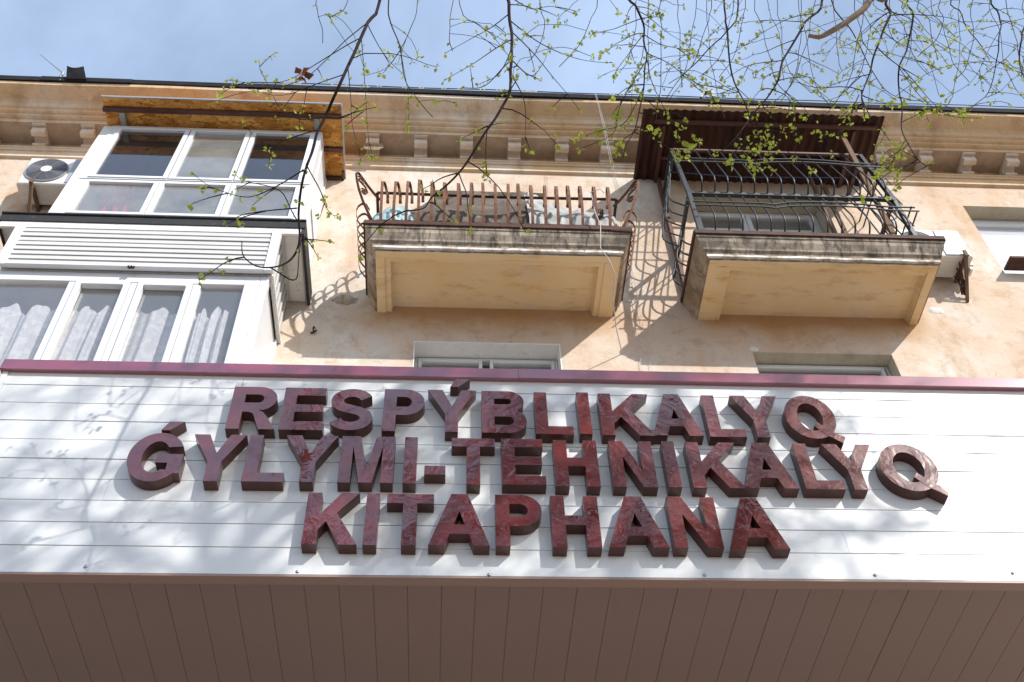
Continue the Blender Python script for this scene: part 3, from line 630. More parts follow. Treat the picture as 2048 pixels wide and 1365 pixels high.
for X in gxs:
    for za, zb in ((Z0, ZR), (ZR, ZGT)):
        m = MB(); P = [(X, lean_y(z) + .02 - d, z) for d, z in belly(za, zb, .15)]
        m.tube(P, .0095, 6); m.build('grille_bar', MAT['green'], rbal)
for side, X in ((-1, GX0), (1, GX1)):
    for k in range(5):
        for za, zb in ((Z0 - (.0 if side > 0 else .0), ZR), (ZR, ZGT)):
            y = 6.50 + k * .135 + (.03 if za > 10 else 0); m = MB(); P = [(X + side * d, y, z) for d, z in belly(za, zb, .17)]
            m.tube(P, .0095, 6); m.build('grille_bar', MAT['green'], rbal)
# paired round rails with a bow in the middle
def bowrail(z, zc, off):
    P = []
    for k in range(41):
        u = k / 40; x = GX0 - .02 + (GX1 - GX0 + .14) * u
        if u < .36: bump = 0
        else:
            v = (u - .36) / .5; bump = .055 * max(0, math.sin(math.pi * min(1, v))) ** .8 if v < 1 else 0
        dip = -.02 * math.exp(-((u - .36) / .03) ** 2)
        f = (z - ZR if z > ZR else z - Z0); seg = (ZGT - ZR if z > ZR else ZR - Z0)
        dd = .15 * .92 * max(0, 1 - (f - .27) / (seg - .27)) if f > .27 else .15
        P.append((x, lean_y(z) + .02 - dd - off, z + bump + dip))
    m = MB(); m.tube(P, .0095, 6); return m.build('bowed_rail', MAT['green'], rbal)
bowrail(11.02, 0, .012); bowrail(10.90, 0, .012); bowrail(9.90, 0, .012); bowrail(9.78, 0, .012)
for side, X in ((-1, GX0), (1, GX1)):
    for z, d in ((11.02, .06), (10.9, .075), (9.9, .08), (9.78, .10)):
        m = MB(); m.tube([(X + side * d, lean_y(z) - .08, z), (X + side * d, YW, z)], .009, 6); m.build('side_rod', MAT['green'], rbal)
# spikes
for k in range(4):
    m = MB(); z = 9.75 + .42 * k; m.tube([(GX1 + .11, 6.42, z), (GX1 + .03, 6.36, z + .05), (GX1 - .02, 6.34, z - .03)], .006, 5); m.build('rod_stub', MAT['green'], rbal)
# timber posts standing inside the cage
for (X, Y_, w_, d_) in ((4.70, 6.42, .055, .03), (4.42, 6.98, .03, .05), (4.62, 7.1, .05, .03)):
    m = MB(); m.box(X - w_ / 2, X + w_ / 2, Y_, Y_ + d_, ZB + .03, 11.7); m.build('timber_post', MAT['timber'], rbal)
m = MB(); m.box(2.53, 2.57, 7.12, 7.19, ZB + .03, 11.76); m.build('timber_post', MAT['brownbeam'], rbal)
# corrugated roof
ZC = 11.835; m = MB(); X0, X1 = 2.25, 5.20; NX = 230; vs = []
for i in range(NX + 1):
    x = X0 + (X1 - X0) * i / NX; hgt = .014 * math.sin(x * 2 * math.pi / .105)
    for (y, dz) in ((6.215 + .006 * noise.noise(Vector((x * 2, 0, 0))), -.01 + .02 * noise.noise(Vector((x * 1.2, 5, 0)))), (6.55, .0), (6.9, .004), (7.203, .0)):
        vs.append((x, y, ZC + hgt + dz))
m.add(vs, [(i * 4 + j, i * 4 + 4 + j, i * 4 + 5 + j, i * 4 + 1 + j) for i in range(NX) for j in range(3)], 0, True)
m.add([(v[0], v[1], v[2] + .004) for v in vs], [(i * 4 + j, i * 4 + 1 + j, i * 4 + 5 + j, i * 4 + 4 + j) for i in range(NX) for j in range(3)], 0, True)
m.build('corrugated_roof', MAT['corr'], rbal)
for nm, a, b_ in (('roof_beam', (2.40, 6.36, 11.79), (5.12, 6.36, 11.80)), ('roof_beam', (2.52, 6.40, 11.785), (2.52, 7.19, 11.785)), ('roof_beam', (4.86, 6.40, 11.785), (4.86, 7.19, 11.785)), ('roof_beam', (2.545, 6.85, 11.785), (4.835, 6.85, 11.785))):
    railbox(a, b_, .04, .05).build(nm, MAT['brownbeam'], rbal)
m = MB(); m.tube([(2.6, 6.95, 11.62), (3.5, 6.95, 11.54), (4.8, 6.95, 11.60)], .006, 5)
tag(m.build('clothes_line', simple('blue_cord', (.05, .10, .22), .5)), 'thin blue cord strung across the caged balcony under its roof', 'clothes line')

# ------------------------------------------------------------------ upper glazed balcony
ug = empty('upper_glazed_balcony', (-2.75, YW, 9.35), 'upper white framed glazed balcony with a strand board roof', 'glazed balcony')
ZS, ZTP = 9.36, 11.60
def ly(z): return 6.35 + (z - 9.44) * .088
UX0, UX1 = -3.985, -1.555
def lbox(mb, x0, x1, z0, z1, y0=-.0, y1=.06, sx=0, b=.006):
    """bar in the leaning plane; x pulls in a little towards the top"""
    mb.hexa([(x0, ly(z0) + y0, z0), (x1, ly(z0) + y0, z0), (x1, ly(z0) + y1, z0), (x0, ly(z0) + y1, z0), (x0, ly(z1) + y0, z1), (x1, ly(z1) + y0, z1), (x1, ly(z1) + y1, z1), (x0, ly(z1) + y1, z1)])
ZTR = 10.24
m = MB(); lbox(m, UX0, UX0 + .075, ZS, ZTP); lbox(m, UX1 - .075, UX1, ZS, ZTP); lbox(m, UX0 + .076, UX1 - .076, ZTP - .07, ZTP); lbox(m, UX0 + .076, UX1 - .076, ZS, ZS + .10); lbox(m, UX0 + .076, UX1 - .076, ZTR - .035, ZTR + .03)
m.build('window_frame', MAT['white'], ug)
m = MB(); lbox(m, UX0 - .001, UX1 + .001, ZTR - .008, ZTR + .002, -.004, -.0005); m.build('frame_joint', MAT['dark_flash'], ug)
m = MB(); lbox(m, UX0 - .10, UX0 - .004, ZS, ZTP, .01, .05); m.build('edge_strip', MAT['paint'], ug)
def pane_set(parent, spans, z0, z1, fw, mats, yo=.03):
    for (a, b_), gm, lb in spans:
        s = MB(); lbox(s, a, a + fw, z0, z1, -.012, .045); lbox(s, b_ - fw, b_, z0, z1, -.012, .045); lbox(s, a + fw + .001, b_ - fw - .001, z1 - fw * .8, z1, -.012, .045); lbox(s, a + fw + .001, b_ - fw - .001, z0, z0 + fw * .8, -.012, .045)
        so = s.build('sash', MAT['white'], parent); p = MB(); lbox(p, a + fw - .01, b_ - fw + .01, z0 + fw * .6, z1 - fw * .6, .02, .028)
        po = p.build('pane', MAT[gm], so, label=lb)
pane_set(ug, [((-3.905, -3.075), 'glass_dark', 'dark pane with a red curtain behind'), ((-3.06, -2.375), 'glass_dusty', 'pane showing the beige ceiling'), ((-2.36, -1.635), 'glass_dark', 'dark pane')], ZTR + .035, ZTP - .075, .05, None)
pane_set(ug, [((-3.905, -3.13), 'glass_dusty', None), ((-3.12, -2.375), 'glass_dusty', None), ((-2.365, -1.635), 'glass_dusty', None)], ZS + .105, ZTR - .04, .05, None)
# right side wall of the enclosure
m = MB(); m.hexa([(UX1 - .04, ly(ZS) + .061, ZS), (UX1, ly(ZS) + .061, ZS), (UX1, YW, ZS), (UX1 - .04, YW, ZS), (UX1 - .04, ly(ZTP) + .061, ZTP), (UX1, ly(ZTP) + .061, ZTP), (UX1, YW, ZTP), (UX1 - .04, YW, ZTP)])
m.build('side_panel', MAT['white'], ug)
m = MB(); m.box(UX1 + .002, UX1 + .012, 6.66, 6.68, ZS, ZTP - .02); m.box(UX1 + .002, UX1 + .014, 7.16, 7.20, ZS, ZTP - .02); m.box(UX1 + .002, UX1 + .014, 6.70, 7.14, 10.2, 10.24)
m.build('panel_batten', MAT['paint'], ug)
m = MB(); m.hexa([(UX0, ly(ZS) + .061, ZS), (UX0 + .03, ly(ZS) + .061, ZS), (UX0 + .03, YW, ZS), (UX0, YW, ZS), (UX0, ly(ZTP) + .061, ZTP), (UX0 + .03, ly(ZTP) + .061, ZTP), (UX0 + .03, YW, ZTP), (UX0, YW, ZTP)])
m.build('side_panel', MAT['white'], ug)
# strand board roof, brown beams, grey posts
m = MB(); m.box(-4.07, -1.335, 6.21, YW, 11.665, 11.69); m.build('roof_board', MAT['osb'], ug)
m = MB(); m.box(-4.08, -1.325, 6.20, 6.215, 11.662, 11.692); m.box(-1.333, -1.318, 6.216, YW, 11.645, 11.70); m.build('roof_edge_trim', MAT['grey_metal'], ug)
m = MB(); m.box(-4.075, -1.34, 6.325, 6.375, 11.615, 11.664); m.build('roof_beam', MAT['brownbeam'], ug)
m = MB(); m.box(-1.62, -1.34, 6.77, 6.82, 11.62, 11.664); m.build('roof_beam', MAT['brownbeam'], ug)
m = MB(); m.box(-1.36, -1.337, 7.10, 7.20, 11.60, 11.664); m.box(-1.55, -1.34, 7.17, 7.2, 11.6, 11.664); m.build('roof_beam', MAT['brownbeam'], ug)
for x in (-3.86, -1.62):
    m = MB(); m.box(x - .03, x + .03, 6.376, 6.55, 11.605, 11.663); m.build('bracket', MAT['grey_metal'], ug)
# inside: beige ceiling, a ring lamp, a red curtain
m = MB(); m.box(UX0 + .05, UX1 - .05, 6.62, YW - .01, 11.60, 11.62); m.build('ceiling', MAT['interior_ceiling'], ug)
m = MB(); K = 28; cx_, cy_, r1 = -2.50, 6.9, .13
S = [(cx_ + r1 * math.cos(2 * math.pi * k / K), cy_ + r1 * math.sin(2 * math.pi * k / K), 11.585) for k in range(K + 1)]; m.tube(S, .014, 6)
tag(m.build('ring_lamp', MAT['grey_metal']), 'round ceiling ring lamp seen through the middle pane of the upper glazed balcony', 'ceiling lamp')
def curtain(name, label, cat, x0, x1, y, z0, z1, mat, folds, seed, scallop=0, amp=.035, group=None):
    m = MB(); NU, NV = folds * 18, 18; vs = []
    for i in range(NU + 1):
        u = i / NU; ph = u * folds * 2 * math.pi + .8 * noise.noise(Vector((u * 4 + seed, 0, 0)))
        top = z1 + scallop * (.55 * math.sin(ph + 1.2) + .9 * noise.noise(Vector((u * 3.1 + seed * 2, 4, 0))) + .15 * math.sin(ph * 2.3))
        for j in range(NV + 1):
            v = j / NV; vs.append((x0 + (x1 - x0) * u + .015 * math.sin(v * 3 + seed), y + amp * (math.sin(ph) + .35 * math.sin(ph * 2.7 + seed)) * (.6 + .4 * (1 - v)), z0 + (top - z0) * v))
    m.add(vs, [(i * (NV + 1) + j, (i + 1) * (NV + 1) + j, (i + 1) * (NV + 1) + j + 1, i * (NV + 1) + j + 1) for i in range(NU) for j in range(NV)], 0, True)
    return tag(m.build(name, mat), label, cat, group)
curtain('red_curtain', 'red curtain hanging behind the left dark pane of the upper glazed balcony', 'curtain', -3.78, -3.45, 6.62, 9.6, 11.3, MAT['red_fabric'], 3, 2)
# metal ledge wrapping the slab below the upper glazing
m = MB(); LX0, LX1 = -4.47, -1.475
m.box(LX0, LX1, 6.29, 6.30, 9.225, 9.345); m.box(LX0, LX0 + .012, 6.301, YW, 9.16, 9.335); m.box(LX1 - .03, LX1, 6.301, YW, 9.13, 9.335); m.box(LX0, LX1, 6.301, YW, 9.336, 9.35)
m.tube([(LX0, 6.285, 9.345), (LX1, 6.285, 9.345)], .014, 8); m.build('ledge_flashing', MAT['dark_flash'], ug)
m = MB(); m.box(LX0 + .013, LX1 - .031, 6.33, YW, 9.20, 9.33); m.build('slab', MAT['paint'], ug)
m = MB(); m.box(LX0 + .02, LX1 - .035, 6.302, 6.3295, 9.135, 9.335); m.build('under_ledge_board', MAT['paint'], ug)

# ------------------------------------------------------------------ lower glazed balcony
lg = empty('lower_glazed_balcony', (-3, YW, 6.0), 'lower glazed balcony with white siding band and lace curtains', 'glazed balcony')
SX0, SX1 = -4.24, -1.755; SZ0, SZ1 = 8.53, 9.13; nsl = 8
for k in range(nsl):
    z0 = SZ0 + (SZ1 - SZ0) * k / nsl; z1 = SZ0 + (SZ1 - SZ0) * (k + 1) / nsl - .013; dy = random.uniform(-.002, .003)
    m = MB(); m.hexa([(SX0 + .06, 6.295 + dy, z0), (SX1 - .03, 6.295 + dy, z0), (SX1 - .03, 6.33, z0), (SX0 + .06, 6.33, z0), (SX0 + .06, 6.303 + dy, z1), (SX1 - .03, 6.303 + dy, z1), (SX1 - .03, 6.33, z1), (SX0 + .06, 6.33, z1)])
    m.build('siding_plank', MAT['siding'], lg)
m = MB(); m.box(SX0 + .03, SX1 - .02, 6.335, 6.36, SZ0 + .01, SZ1 + .05); m.build('siding_backing', MAT['dark_flash'], lg)
m = MB(); m.box(SX1 - .028, SX1 + .062, 6.285, 6.33, SZ0 - .03, SZ1 + .03); m.build('corner_trim', MAT['white'], lg)
m = MB(); m.box(SX0 - .03, SX0 + .058, 6.285, 6.33, SZ0 - .03, SZ1 + .04); m.build('corner_trim', MAT['white'], lg)
m = MB(); m.box(SX0 + .06, SX1 - .03, 6.28, 6.334, SZ0 - .03, SZ0 - .004); m.build('siding_edge_trim', MAT['white'], lg)
for k in range(7):       # side cladding: vertical strips running back to the wall
    y0 = 6.335 + k * .123; m = MB(); m.hexa([(SX1 + .035, y0, SZ0 - .03), (SX1 + .05 , y0, SZ0 - .03), (SX1 + .035, y0 + .117, SZ0 - .03), (SX1 + .02, y0 + .117, SZ0 - .03), (SX1 + .035, y0, SZ1 + .02), (SX1 + .05, y0, SZ1 + .02), (SX1 + .035, y0 + .117, SZ1 + .02), (SX1 + .02, y0 + .117, SZ1 + .02)])
    m.build('siding_plank', MAT['siding'], lg)
m = MB(); m.box(SX1 + .075, LX1 - .05, 6.37, YW - .01, 9.185, 9.198); m.build('soffit_board', MAT['paint'], lg)
m = MB(); m.box(SX0, SX1 + .02, 6.36, 6.42, SZ0 - .028, SZ0 + .02); m.box(SX1 + .02, SX1 + .06, 6.36, 7.2, SZ0 - .028, SZ0 - .002); m.build('under_trim', MAT['paint'], lg)
m = MB()
for k in range(8): m.tube([(-3.02 + random.uniform(-.03, .03), 6.30, SZ0 - .035 + random.uniform(-.01, .02)), (-3.0 + random.uniform(-.04, .04), 6.27, SZ0 - .05 + random.uniform(-.02, .02))], .008, 5)
m.build('rusted_fixing', MAT['rust_dark'], lg)
# windows
WZ0, WZ1 = 6.6, 8.44; WY = 6.36; WX0, WX1 = -4.30, -1.80
m = MB(); m.bbox(WX0, WX0 + .07, WY, WY + .07, WZ0, WZ1); m.bbox(WX1 - .01, WX1 + .045 + .02, WY - .0, WY + .09, WZ0, WZ1 + .05); m.bbox(WX0 + .071, WX1 - .011, WY, WY + .07, WZ1 - .09, WZ1 + .05); m.bbox(WX0 + .071, WX1 - .011, WY, WY + .07, WZ0, WZ0 + .08)
m.bbox(-1.948, -1.811, WY - .006, WY + .064, WZ0 + .01, WZ1 - .05)
for x in (-3.53, -2.96, -2.385): m.bbox(x - .035, x + .035, WY + .004, WY + .074, WZ0 + .081, WZ1 - .091)
m.build('window_frame', MAT['white'], lg)
xs4 = [(-4.23, -3.566, 0), (-3.494, -2.996, 1), (-2.924, -2.421, 1), (-2.349, -1.95, 0)]
for i, (a, b_, sash) in enumerate(xs4):
    if sash:
        s = MB(); fw = .055; y0, y1 = WY - .02, WY + .04; z0, z1 = WZ0 + .084, WZ1 - .094
        s.bbox(a + .003, a + fw, y0, y1, z0, z1); s.bbox(b_ - fw, b_ - .003, y0, y1, z0, z1); s.bbox(a + fw + .001, b_ - fw - .001, y0, y1, z1 - fw, z1); s.bbox(a + fw + .001, b_ - fw - .001, y0, y1, z0, z0 + fw)
        so = s.build('sash', MAT['white'], lg); par = so; ins = fw
    else: par = lg; ins = .0
    p = MB(); p.box(a + ins - .008, b_ - ins + .008, WY + .045, WY + .053, WZ0 + .08, WZ1 - .085); p.build('pane', MAT['glass'], par)
    curtain('lace_curtain', ['white lace curtain behind the leftmost pane, cut by the photo edge', 'white lace curtain behind the second pane of the lower glazed balcony, left opening sash', 'white lace curtain behind the third pane of the lower glazed balcony, right opening sash', 'white lace curtain behind the rightmost pane of the lower glazed balcony'][i], 'curtain', a - .03, b_ + (.02 if i < 3 else -.10), WY + .14, WZ0, 8.10, MAT['lace'], 2 + (i != 2), i * 2.7, scallop=.11, amp=.05, group='lace curtains')
m = MB(); m.box(WX1 + .0, WX1 + .055, WY + .1, YW, WZ0, WZ0 + .9); m.box(WX1 + .012, WX1 + .045, WY + .1, YW, WZ0 + .9, SZ0 - .03); m.build('side_panel', MAT['white'], lg)
m = MB(); m.box(WX1 - .0, WX1 + .07, YW - .07, YW - .002, WZ0, 8.49); m.build('wall_post', MAT['white'], lg)
m = MB(); m.box(WX0, WX1 + .05, WY, YW, 6.2, 6.58); m.build('slab', MAT['concrete'], lg)
m = MB(); m.box(WX0, WX0 + .05, WY + .1, YW, WZ0, SZ1); m.build('side_panel', MAT['white'], lg)
m = MB(); m.box(WX0 + .05, WX1, WY + .1, YW - .02, 8.52, 8.54); m.build('ceiling', MAT['siding'], lg)

# ------------------------------------------------------------------ air conditioners
def ac(name, label, x0, x1, y0, y1, z0, z1, fan_c, fan_r, left):
    t = empty(name, ((x0 + x1) / 2, YW, z0), label, 'air conditioner')
    m = MB(); m.bbox(x0, x1, y0, y1, z0, z1, .015); m.build('casing', MAT['ac_white'], t)
    m = MB()
    for k in range(5): m.box(x0 + .02, x1 - .02, y0 + .03 + k * .045, y0 + .035 + k * .045, z0 - .004, z0 - .0005)
    m.build('base_rib', MAT['paint'], t)
    K = 40; fx, fz = fan_c
    m = MB(); vs = [(fx, y0 - .001, fz)] + [(fx + fan_r * math.cos(2 * math.pi * k / K), y0 - .001, fz + fan_r * math.sin(2 * math.pi * k / K)) for k in range(K)]
    m.add(vs, [(0, 1 + (k + 1) % K, 1 + k) for k in range(K)]); m.build('fan_opening', MAT['dark_flash'], t)
    m = MB()
    for k in range(11):
        r = fan_r * (.2 + .8 * k / 10); S = [(fx + r * math.cos(2 * math.pi * j / K), y0 - .012 - .015 * (1 - (r / fan_r) ** 2), fz + r * math.sin(2 * math.pi * j / K)) for j in range(K + 1)]
        m.tube(S, .0026 if k < 10 else .007, 4, cap=False)
    for k in range(8):
        a = 2 * math.pi * k / 8; m.tube([(fx + fan_r * .2 * math.cos(a), y0 - .026, fz + fan_r * .2 * math.sin(a)), (fx + fan_r * math.cos(a + .35), y0 - .012, fz + fan_r * math.sin(a + .35))], .0022, 4)
    m.build('fan_grille', MAT['ac_label'], t)
    m = MB(); vs = [(fx, y0 - .034, fz)] + [(fx + fan_r * .26 * math.cos(2 * math.pi * k / K), y0 - .03, fz + fan_r * .26 * math.sin(2 * math.pi * k / K)) for k in range(K)]
    m.add(vs, [(0, 1 + (k + 1) % K, 1 + k) for k in range(K)]); m.build('fan_hub', MAT['ac_white'], t)
    return t
acl = ac('wall_air_conditioner', 'cream air conditioner with round fan grille on the wall left of the upper glazed balcony', -4.92, -4.09, 6.86, 7.14, 10.80, 11.36, (-4.66, 11.08), .235, True)
m = MB(); m.bbox(-4.40, -4.10, 6.850, 6.858, 10.83, 11.33, .003); m.build('front_panel', MAT['ac_label'], acl)
m = MB(); K = 24; m.add([(-4.20 + .045 * math.cos(2 * math.pi * k / K), 6.846, 11.19 + .045 * math.sin(2 * math.pi * k / K)) for k in range(K)], [tuple(range(K))]); m.add([(-4.2 + .006, 6.845, 11.2), (-4.2 + .012, 6.845, 11.2), (-4.2 + .012, 6.845, 11.17), (-4.2 - .0, 6.845, 11.17), (-4.2, 6.845, 11.176), (-4.2 + .006, 6.845, 11.176)], [(0, 1, 2, 3, 4, 5)], 1)
recalc(m.build('round_badge', [MAT['logo'], MAT['white']], acl))
for x in (-4.74, -4.22):
    m = MB(); m.box(x - .018, x + .018, 6.82, YW, 10.765, 10.797); m.hexa([(x - .018, YW - .02, 10.36), (x + .018, YW - .02, 10.36), (x + .018, YW, 10.36), (x - .018, YW, 10.36), (x - .018, 6.84, 10.765), (x + .018, 6.84, 10.765), (x + .018, 6.88, 10.765), (x - .018, 6.88, 10.765)]); m.box(x - .02, x + .02, YW - .012, YW - .001, 10.3, 10.95)
    m.box(x - .02, x + .02, 6.81, 6.83, 10.76, 10.84)
    m.build('wall_bracket', MAT['timber'], acl)
acr = ac('side_air_conditioner', 'cream air conditioner on the wall just right of the caged balcony', 5.02, 5.80, 6.86, 7.15, 9.84, 10.36, (5.25, 10.1), .2, False)
m = MB(); m.bbox(5.50, 5.765, 6.850, 6.858, 9.87, 10.33, .003); m.build('front_panel', MAT['ac_white'], acr)
m = MB(); m.box(5.494, 5.4985, 6.849, 6.857, 9.865, 10.335); m.box(5.495, 5.77, 6.849, 6.857, 9.862, 9.868); m.build('panel_outline', MAT['ac_label'], acr)
m = MB(); m.flat([(5.58, 6.848, 10.24), (5.60, 6.848, 10.25), (5.64, 6.848, 10.24), (5.645, 6.848, 10.225)], (0, 1, 0), .004, .008); m.build('printed_mark', MAT['ac_label'], acr)
m = MB(); m.box(5.801, 5.85, 6.98, 7.12, 9.86, 10.02); m.box(5.801, 5.83, 7.0, 7.10, 9.80, 9.855); m.build('valve_cover', MAT['ac_white'], acr)
for x in (5.15, 5.70):
    m = MB(); m.box(x - .018, x + .018, 6.82, YW, 9.805, 9.837); m.hexa([(x - .018, YW - .02, 9.45), (x + .018, YW - .02, 9.45), (x + .018, YW, 9.45), (x - .018, YW, 9.45), (x - .018, 6.84, 9.805), (x + .018, 6.84, 9.805), (x + .018, 6.88, 9.805), (x - .018, 6.88, 9.805)]); m.box(x - .02, x + .02, 6.81, 6.83, 9.80, 9.90)
    m.build('wall_bracket', MAT['timber'], acr)
m = MB()
for k in range(12): m.tube([(5.66 + random.uniform(-.05, .05), 7.0 + random.uniform(-.1, .1), 9.80), (5.68 + random.uniform(-.05, .05), 7.08, 9.70 - random.uniform(0, .12)), (5.70 + random.uniform(-.04, .04), 7.17, 9.58 - random.uniform(0, .06))], .008, 5)
m.build('pipe_bundle', MAT['rust_dark'], acr)

# ------------------------------------------------------------------ loose cables, wall hook
m = MB(); m.tube([at(1190, 187, 6.45), at(1206, 250, 6.4), at(1222, 330, 6.35), at(1236, 400, 6.6), at(1243, 470, 6.95), at(1262, 550, 7.17), at(1275, 650, 7.18), at(1284, 752, 7.18)], .0026, 5)
tag(m.build('hanging_cable', MAT['cable']), 'left one of two white cables falling from the roof edge beside the open balcony', 'cable', 'cables hanging on the wall')
m = MB(); m.tube([at(1192, 187, 6.46), at(1209, 250, 6.42), at(1226, 330, 6.38), at(1240, 400, 6.62), at(1247, 470, 6.96), at(1268, 560, 7.17), at(1287, 660, 7.18), at(1306, 756, 7.18)], .0024, 5)
tag(m.build('hanging_cable', MAT['cable']), 'right one of two white cables falling from the roof edge beside the open balcony', 'cable', 'cables hanging on the wall')
m = MB(); m.tube([at(1182, 385, 6.22), at(1190, 425, 6.2), at(1201, 450, 6.2), at(1201, 497, 6.22), at(1219, 522, 6.3), at(1231, 550, 6.35), at(1226, 600, 6.6), at(1232, 655, 6.9), at(1244, 706, 7.19)], .005, 6)
m.tube([at(1182, 385, 6.22), at(1200, 378, 6.22), at(1208, 386, 6.22)], .005, 5)
tag(m.build('loose_cable', MAT['cable']), 'loose kinked white cable draped over the front of the open balcony slab', 'cable', 'cables hanging on the wall')
m = MB(); h = at(627, 665, 7.19); m.tube([h + Vector((-.03, .01, 0)), h, h + Vector((.03, -.02, .01))], .012, 6); m.tube([h, h + Vector((-.005, -.03, .03)), h + Vector((0, -.03, .055)), h + Vector((.01, -.01, .05))], .009, 6); m.tube([h + Vector((-.02, 0, -.02)), h + Vector((.01, -.02, 0))], .01, 6)
tag(m.build('wall_hook', MAT['rust_dark']), 'small rusty iron hook left in the wall below the open balcony', 'hook')

# ------------------------------------------------------------------ library canopy with the sign board
YF = 4.0; CX0, CX1 = -2.33, 5.3
can = empty('entrance_canopy', (1.5, 5.6, 3.13), 'white planked sign canopy with maroon top flashing over the library entrance', 'canopy')
zl = [3.128, 3.282, 3.42, 3.554, 3.688, 3.822, 3.953, 4.085, 4.215, 4.35, 4.45]
JOINT = {1: 1.9, 3: -1.62, 5: 2.75, 6: .35, 8: 2.45, 9: -1.1}
for k in range(10):
    z0, z1 = zl[k], zl[k + 1] - .0022
    for a, b_ in ([(CX0, JOINT[k] - .0015), (JOINT[k], CX1)] if k in JOINT else [(CX0, CX1)]):
        dy = random.uniform(-.0008, .0008); e = random.uniform(-.001, .001); m = MB()
        m.hexa([(a, YF + dy, z0), (b_, YF + dy, z0 + e), (b_, YF + .012, z0 + e), (a, YF + .012, z0), (a, YF + .0025 + dy, z1), (b_, YF + .0025 + dy, z1 + e), (b_, YF + .012, z1 + e), (a, YF + .012, z1)])
        m.build('fascia_plank', MAT['fascia'], can)
m = MB(); m.box(CX0 + .01, CX1 - .01, YF + .015, YF + .03, 3.14, 4.5); m.build('fascia_backing', MAT['dark_flash'], can)
m = MB(); m.box(CX0 - .03, CX0 - .002, YF - .006, YF + .05, 3.13, 4.44); m.box(CX0 - .03, CX0 - .004, YF + .052, YW - .01, 3.13, 4.44); m.build('end_trim', MAT['fascia'], can)
j = at(1038, 755, YF - .03).x
for k, (a, b_) in enumerate(((CX0 - .045, j - .002), (j, CX1))):
    m = MB(); o_ = .002 * k; m.hexa([(a, YF - .028 - o_, 4.442), (b_, YF - .028 - o_, 4.442), (b_, YF + .02, 4.442), (a, YF + .02, 4.442), (a, YF - .022 - o_, 4.522), (b_, YF - .022 - o_, 4.522), (b_, YF + .25, 4.545), (a, YF + .25, 4.545)])
    m.build('top_flashing', MAT['maroon'], can)
m = MB(); m.add([(CX0 - .04, YF + .24, 4.54), (CX1, YF + .24, 4.54), (CX1, YW - .003, 4.70), (CX0 - .04, YW - .003, 4.70)], [(0, 1, 2, 3)]); m.build('roof_sheet', MAT['grey_metal'], can)
sp = .1553; x = -2.035 - 2 * sp; k = 0; pr_ = None
while x < CX1 - .01:
    if pr_ is None:
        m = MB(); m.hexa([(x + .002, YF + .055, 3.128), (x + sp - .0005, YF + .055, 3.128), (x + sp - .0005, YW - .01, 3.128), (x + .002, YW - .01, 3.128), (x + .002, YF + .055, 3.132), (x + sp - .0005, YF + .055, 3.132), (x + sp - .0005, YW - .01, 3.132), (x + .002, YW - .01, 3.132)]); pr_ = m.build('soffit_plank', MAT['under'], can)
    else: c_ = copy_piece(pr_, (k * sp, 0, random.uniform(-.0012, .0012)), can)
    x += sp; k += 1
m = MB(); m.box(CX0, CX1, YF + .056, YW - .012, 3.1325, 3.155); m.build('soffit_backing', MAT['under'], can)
m = MB(); m.box(CX0 - .02, CX1, YF + .001, YF + .060, 3.116, 3.1265); m.build('bottom_edge_trim', MAT['undertrim'], can)
for px_, py_ in ((171, 1134), (595, 1144), (978, 1150), (1409, 1151), (1750, 1151), (2025, 1147)):
    p0 = at(px_, py_, YF); m = MB(); K = 10
    vs = []
    for r, d in ((.0085, 0), (.0085, .003), (.005, .006), (.0, .0068)):
        vs += [(p0.x + r * math.cos(2 * math.pi * q / K), YF + .001 - d, p0.z + r * math.sin(2 * math.pi * q / K)) for q in range(K)]
    m.add(vs, [(i * K + q, i * K + (q + 1) % K, (i + 1) * K + (q + 1) % K, (i + 1) * K + q) for i in range(3) for q in range(K)], 0, True); m.build('screw', MAT['screwm'], can)

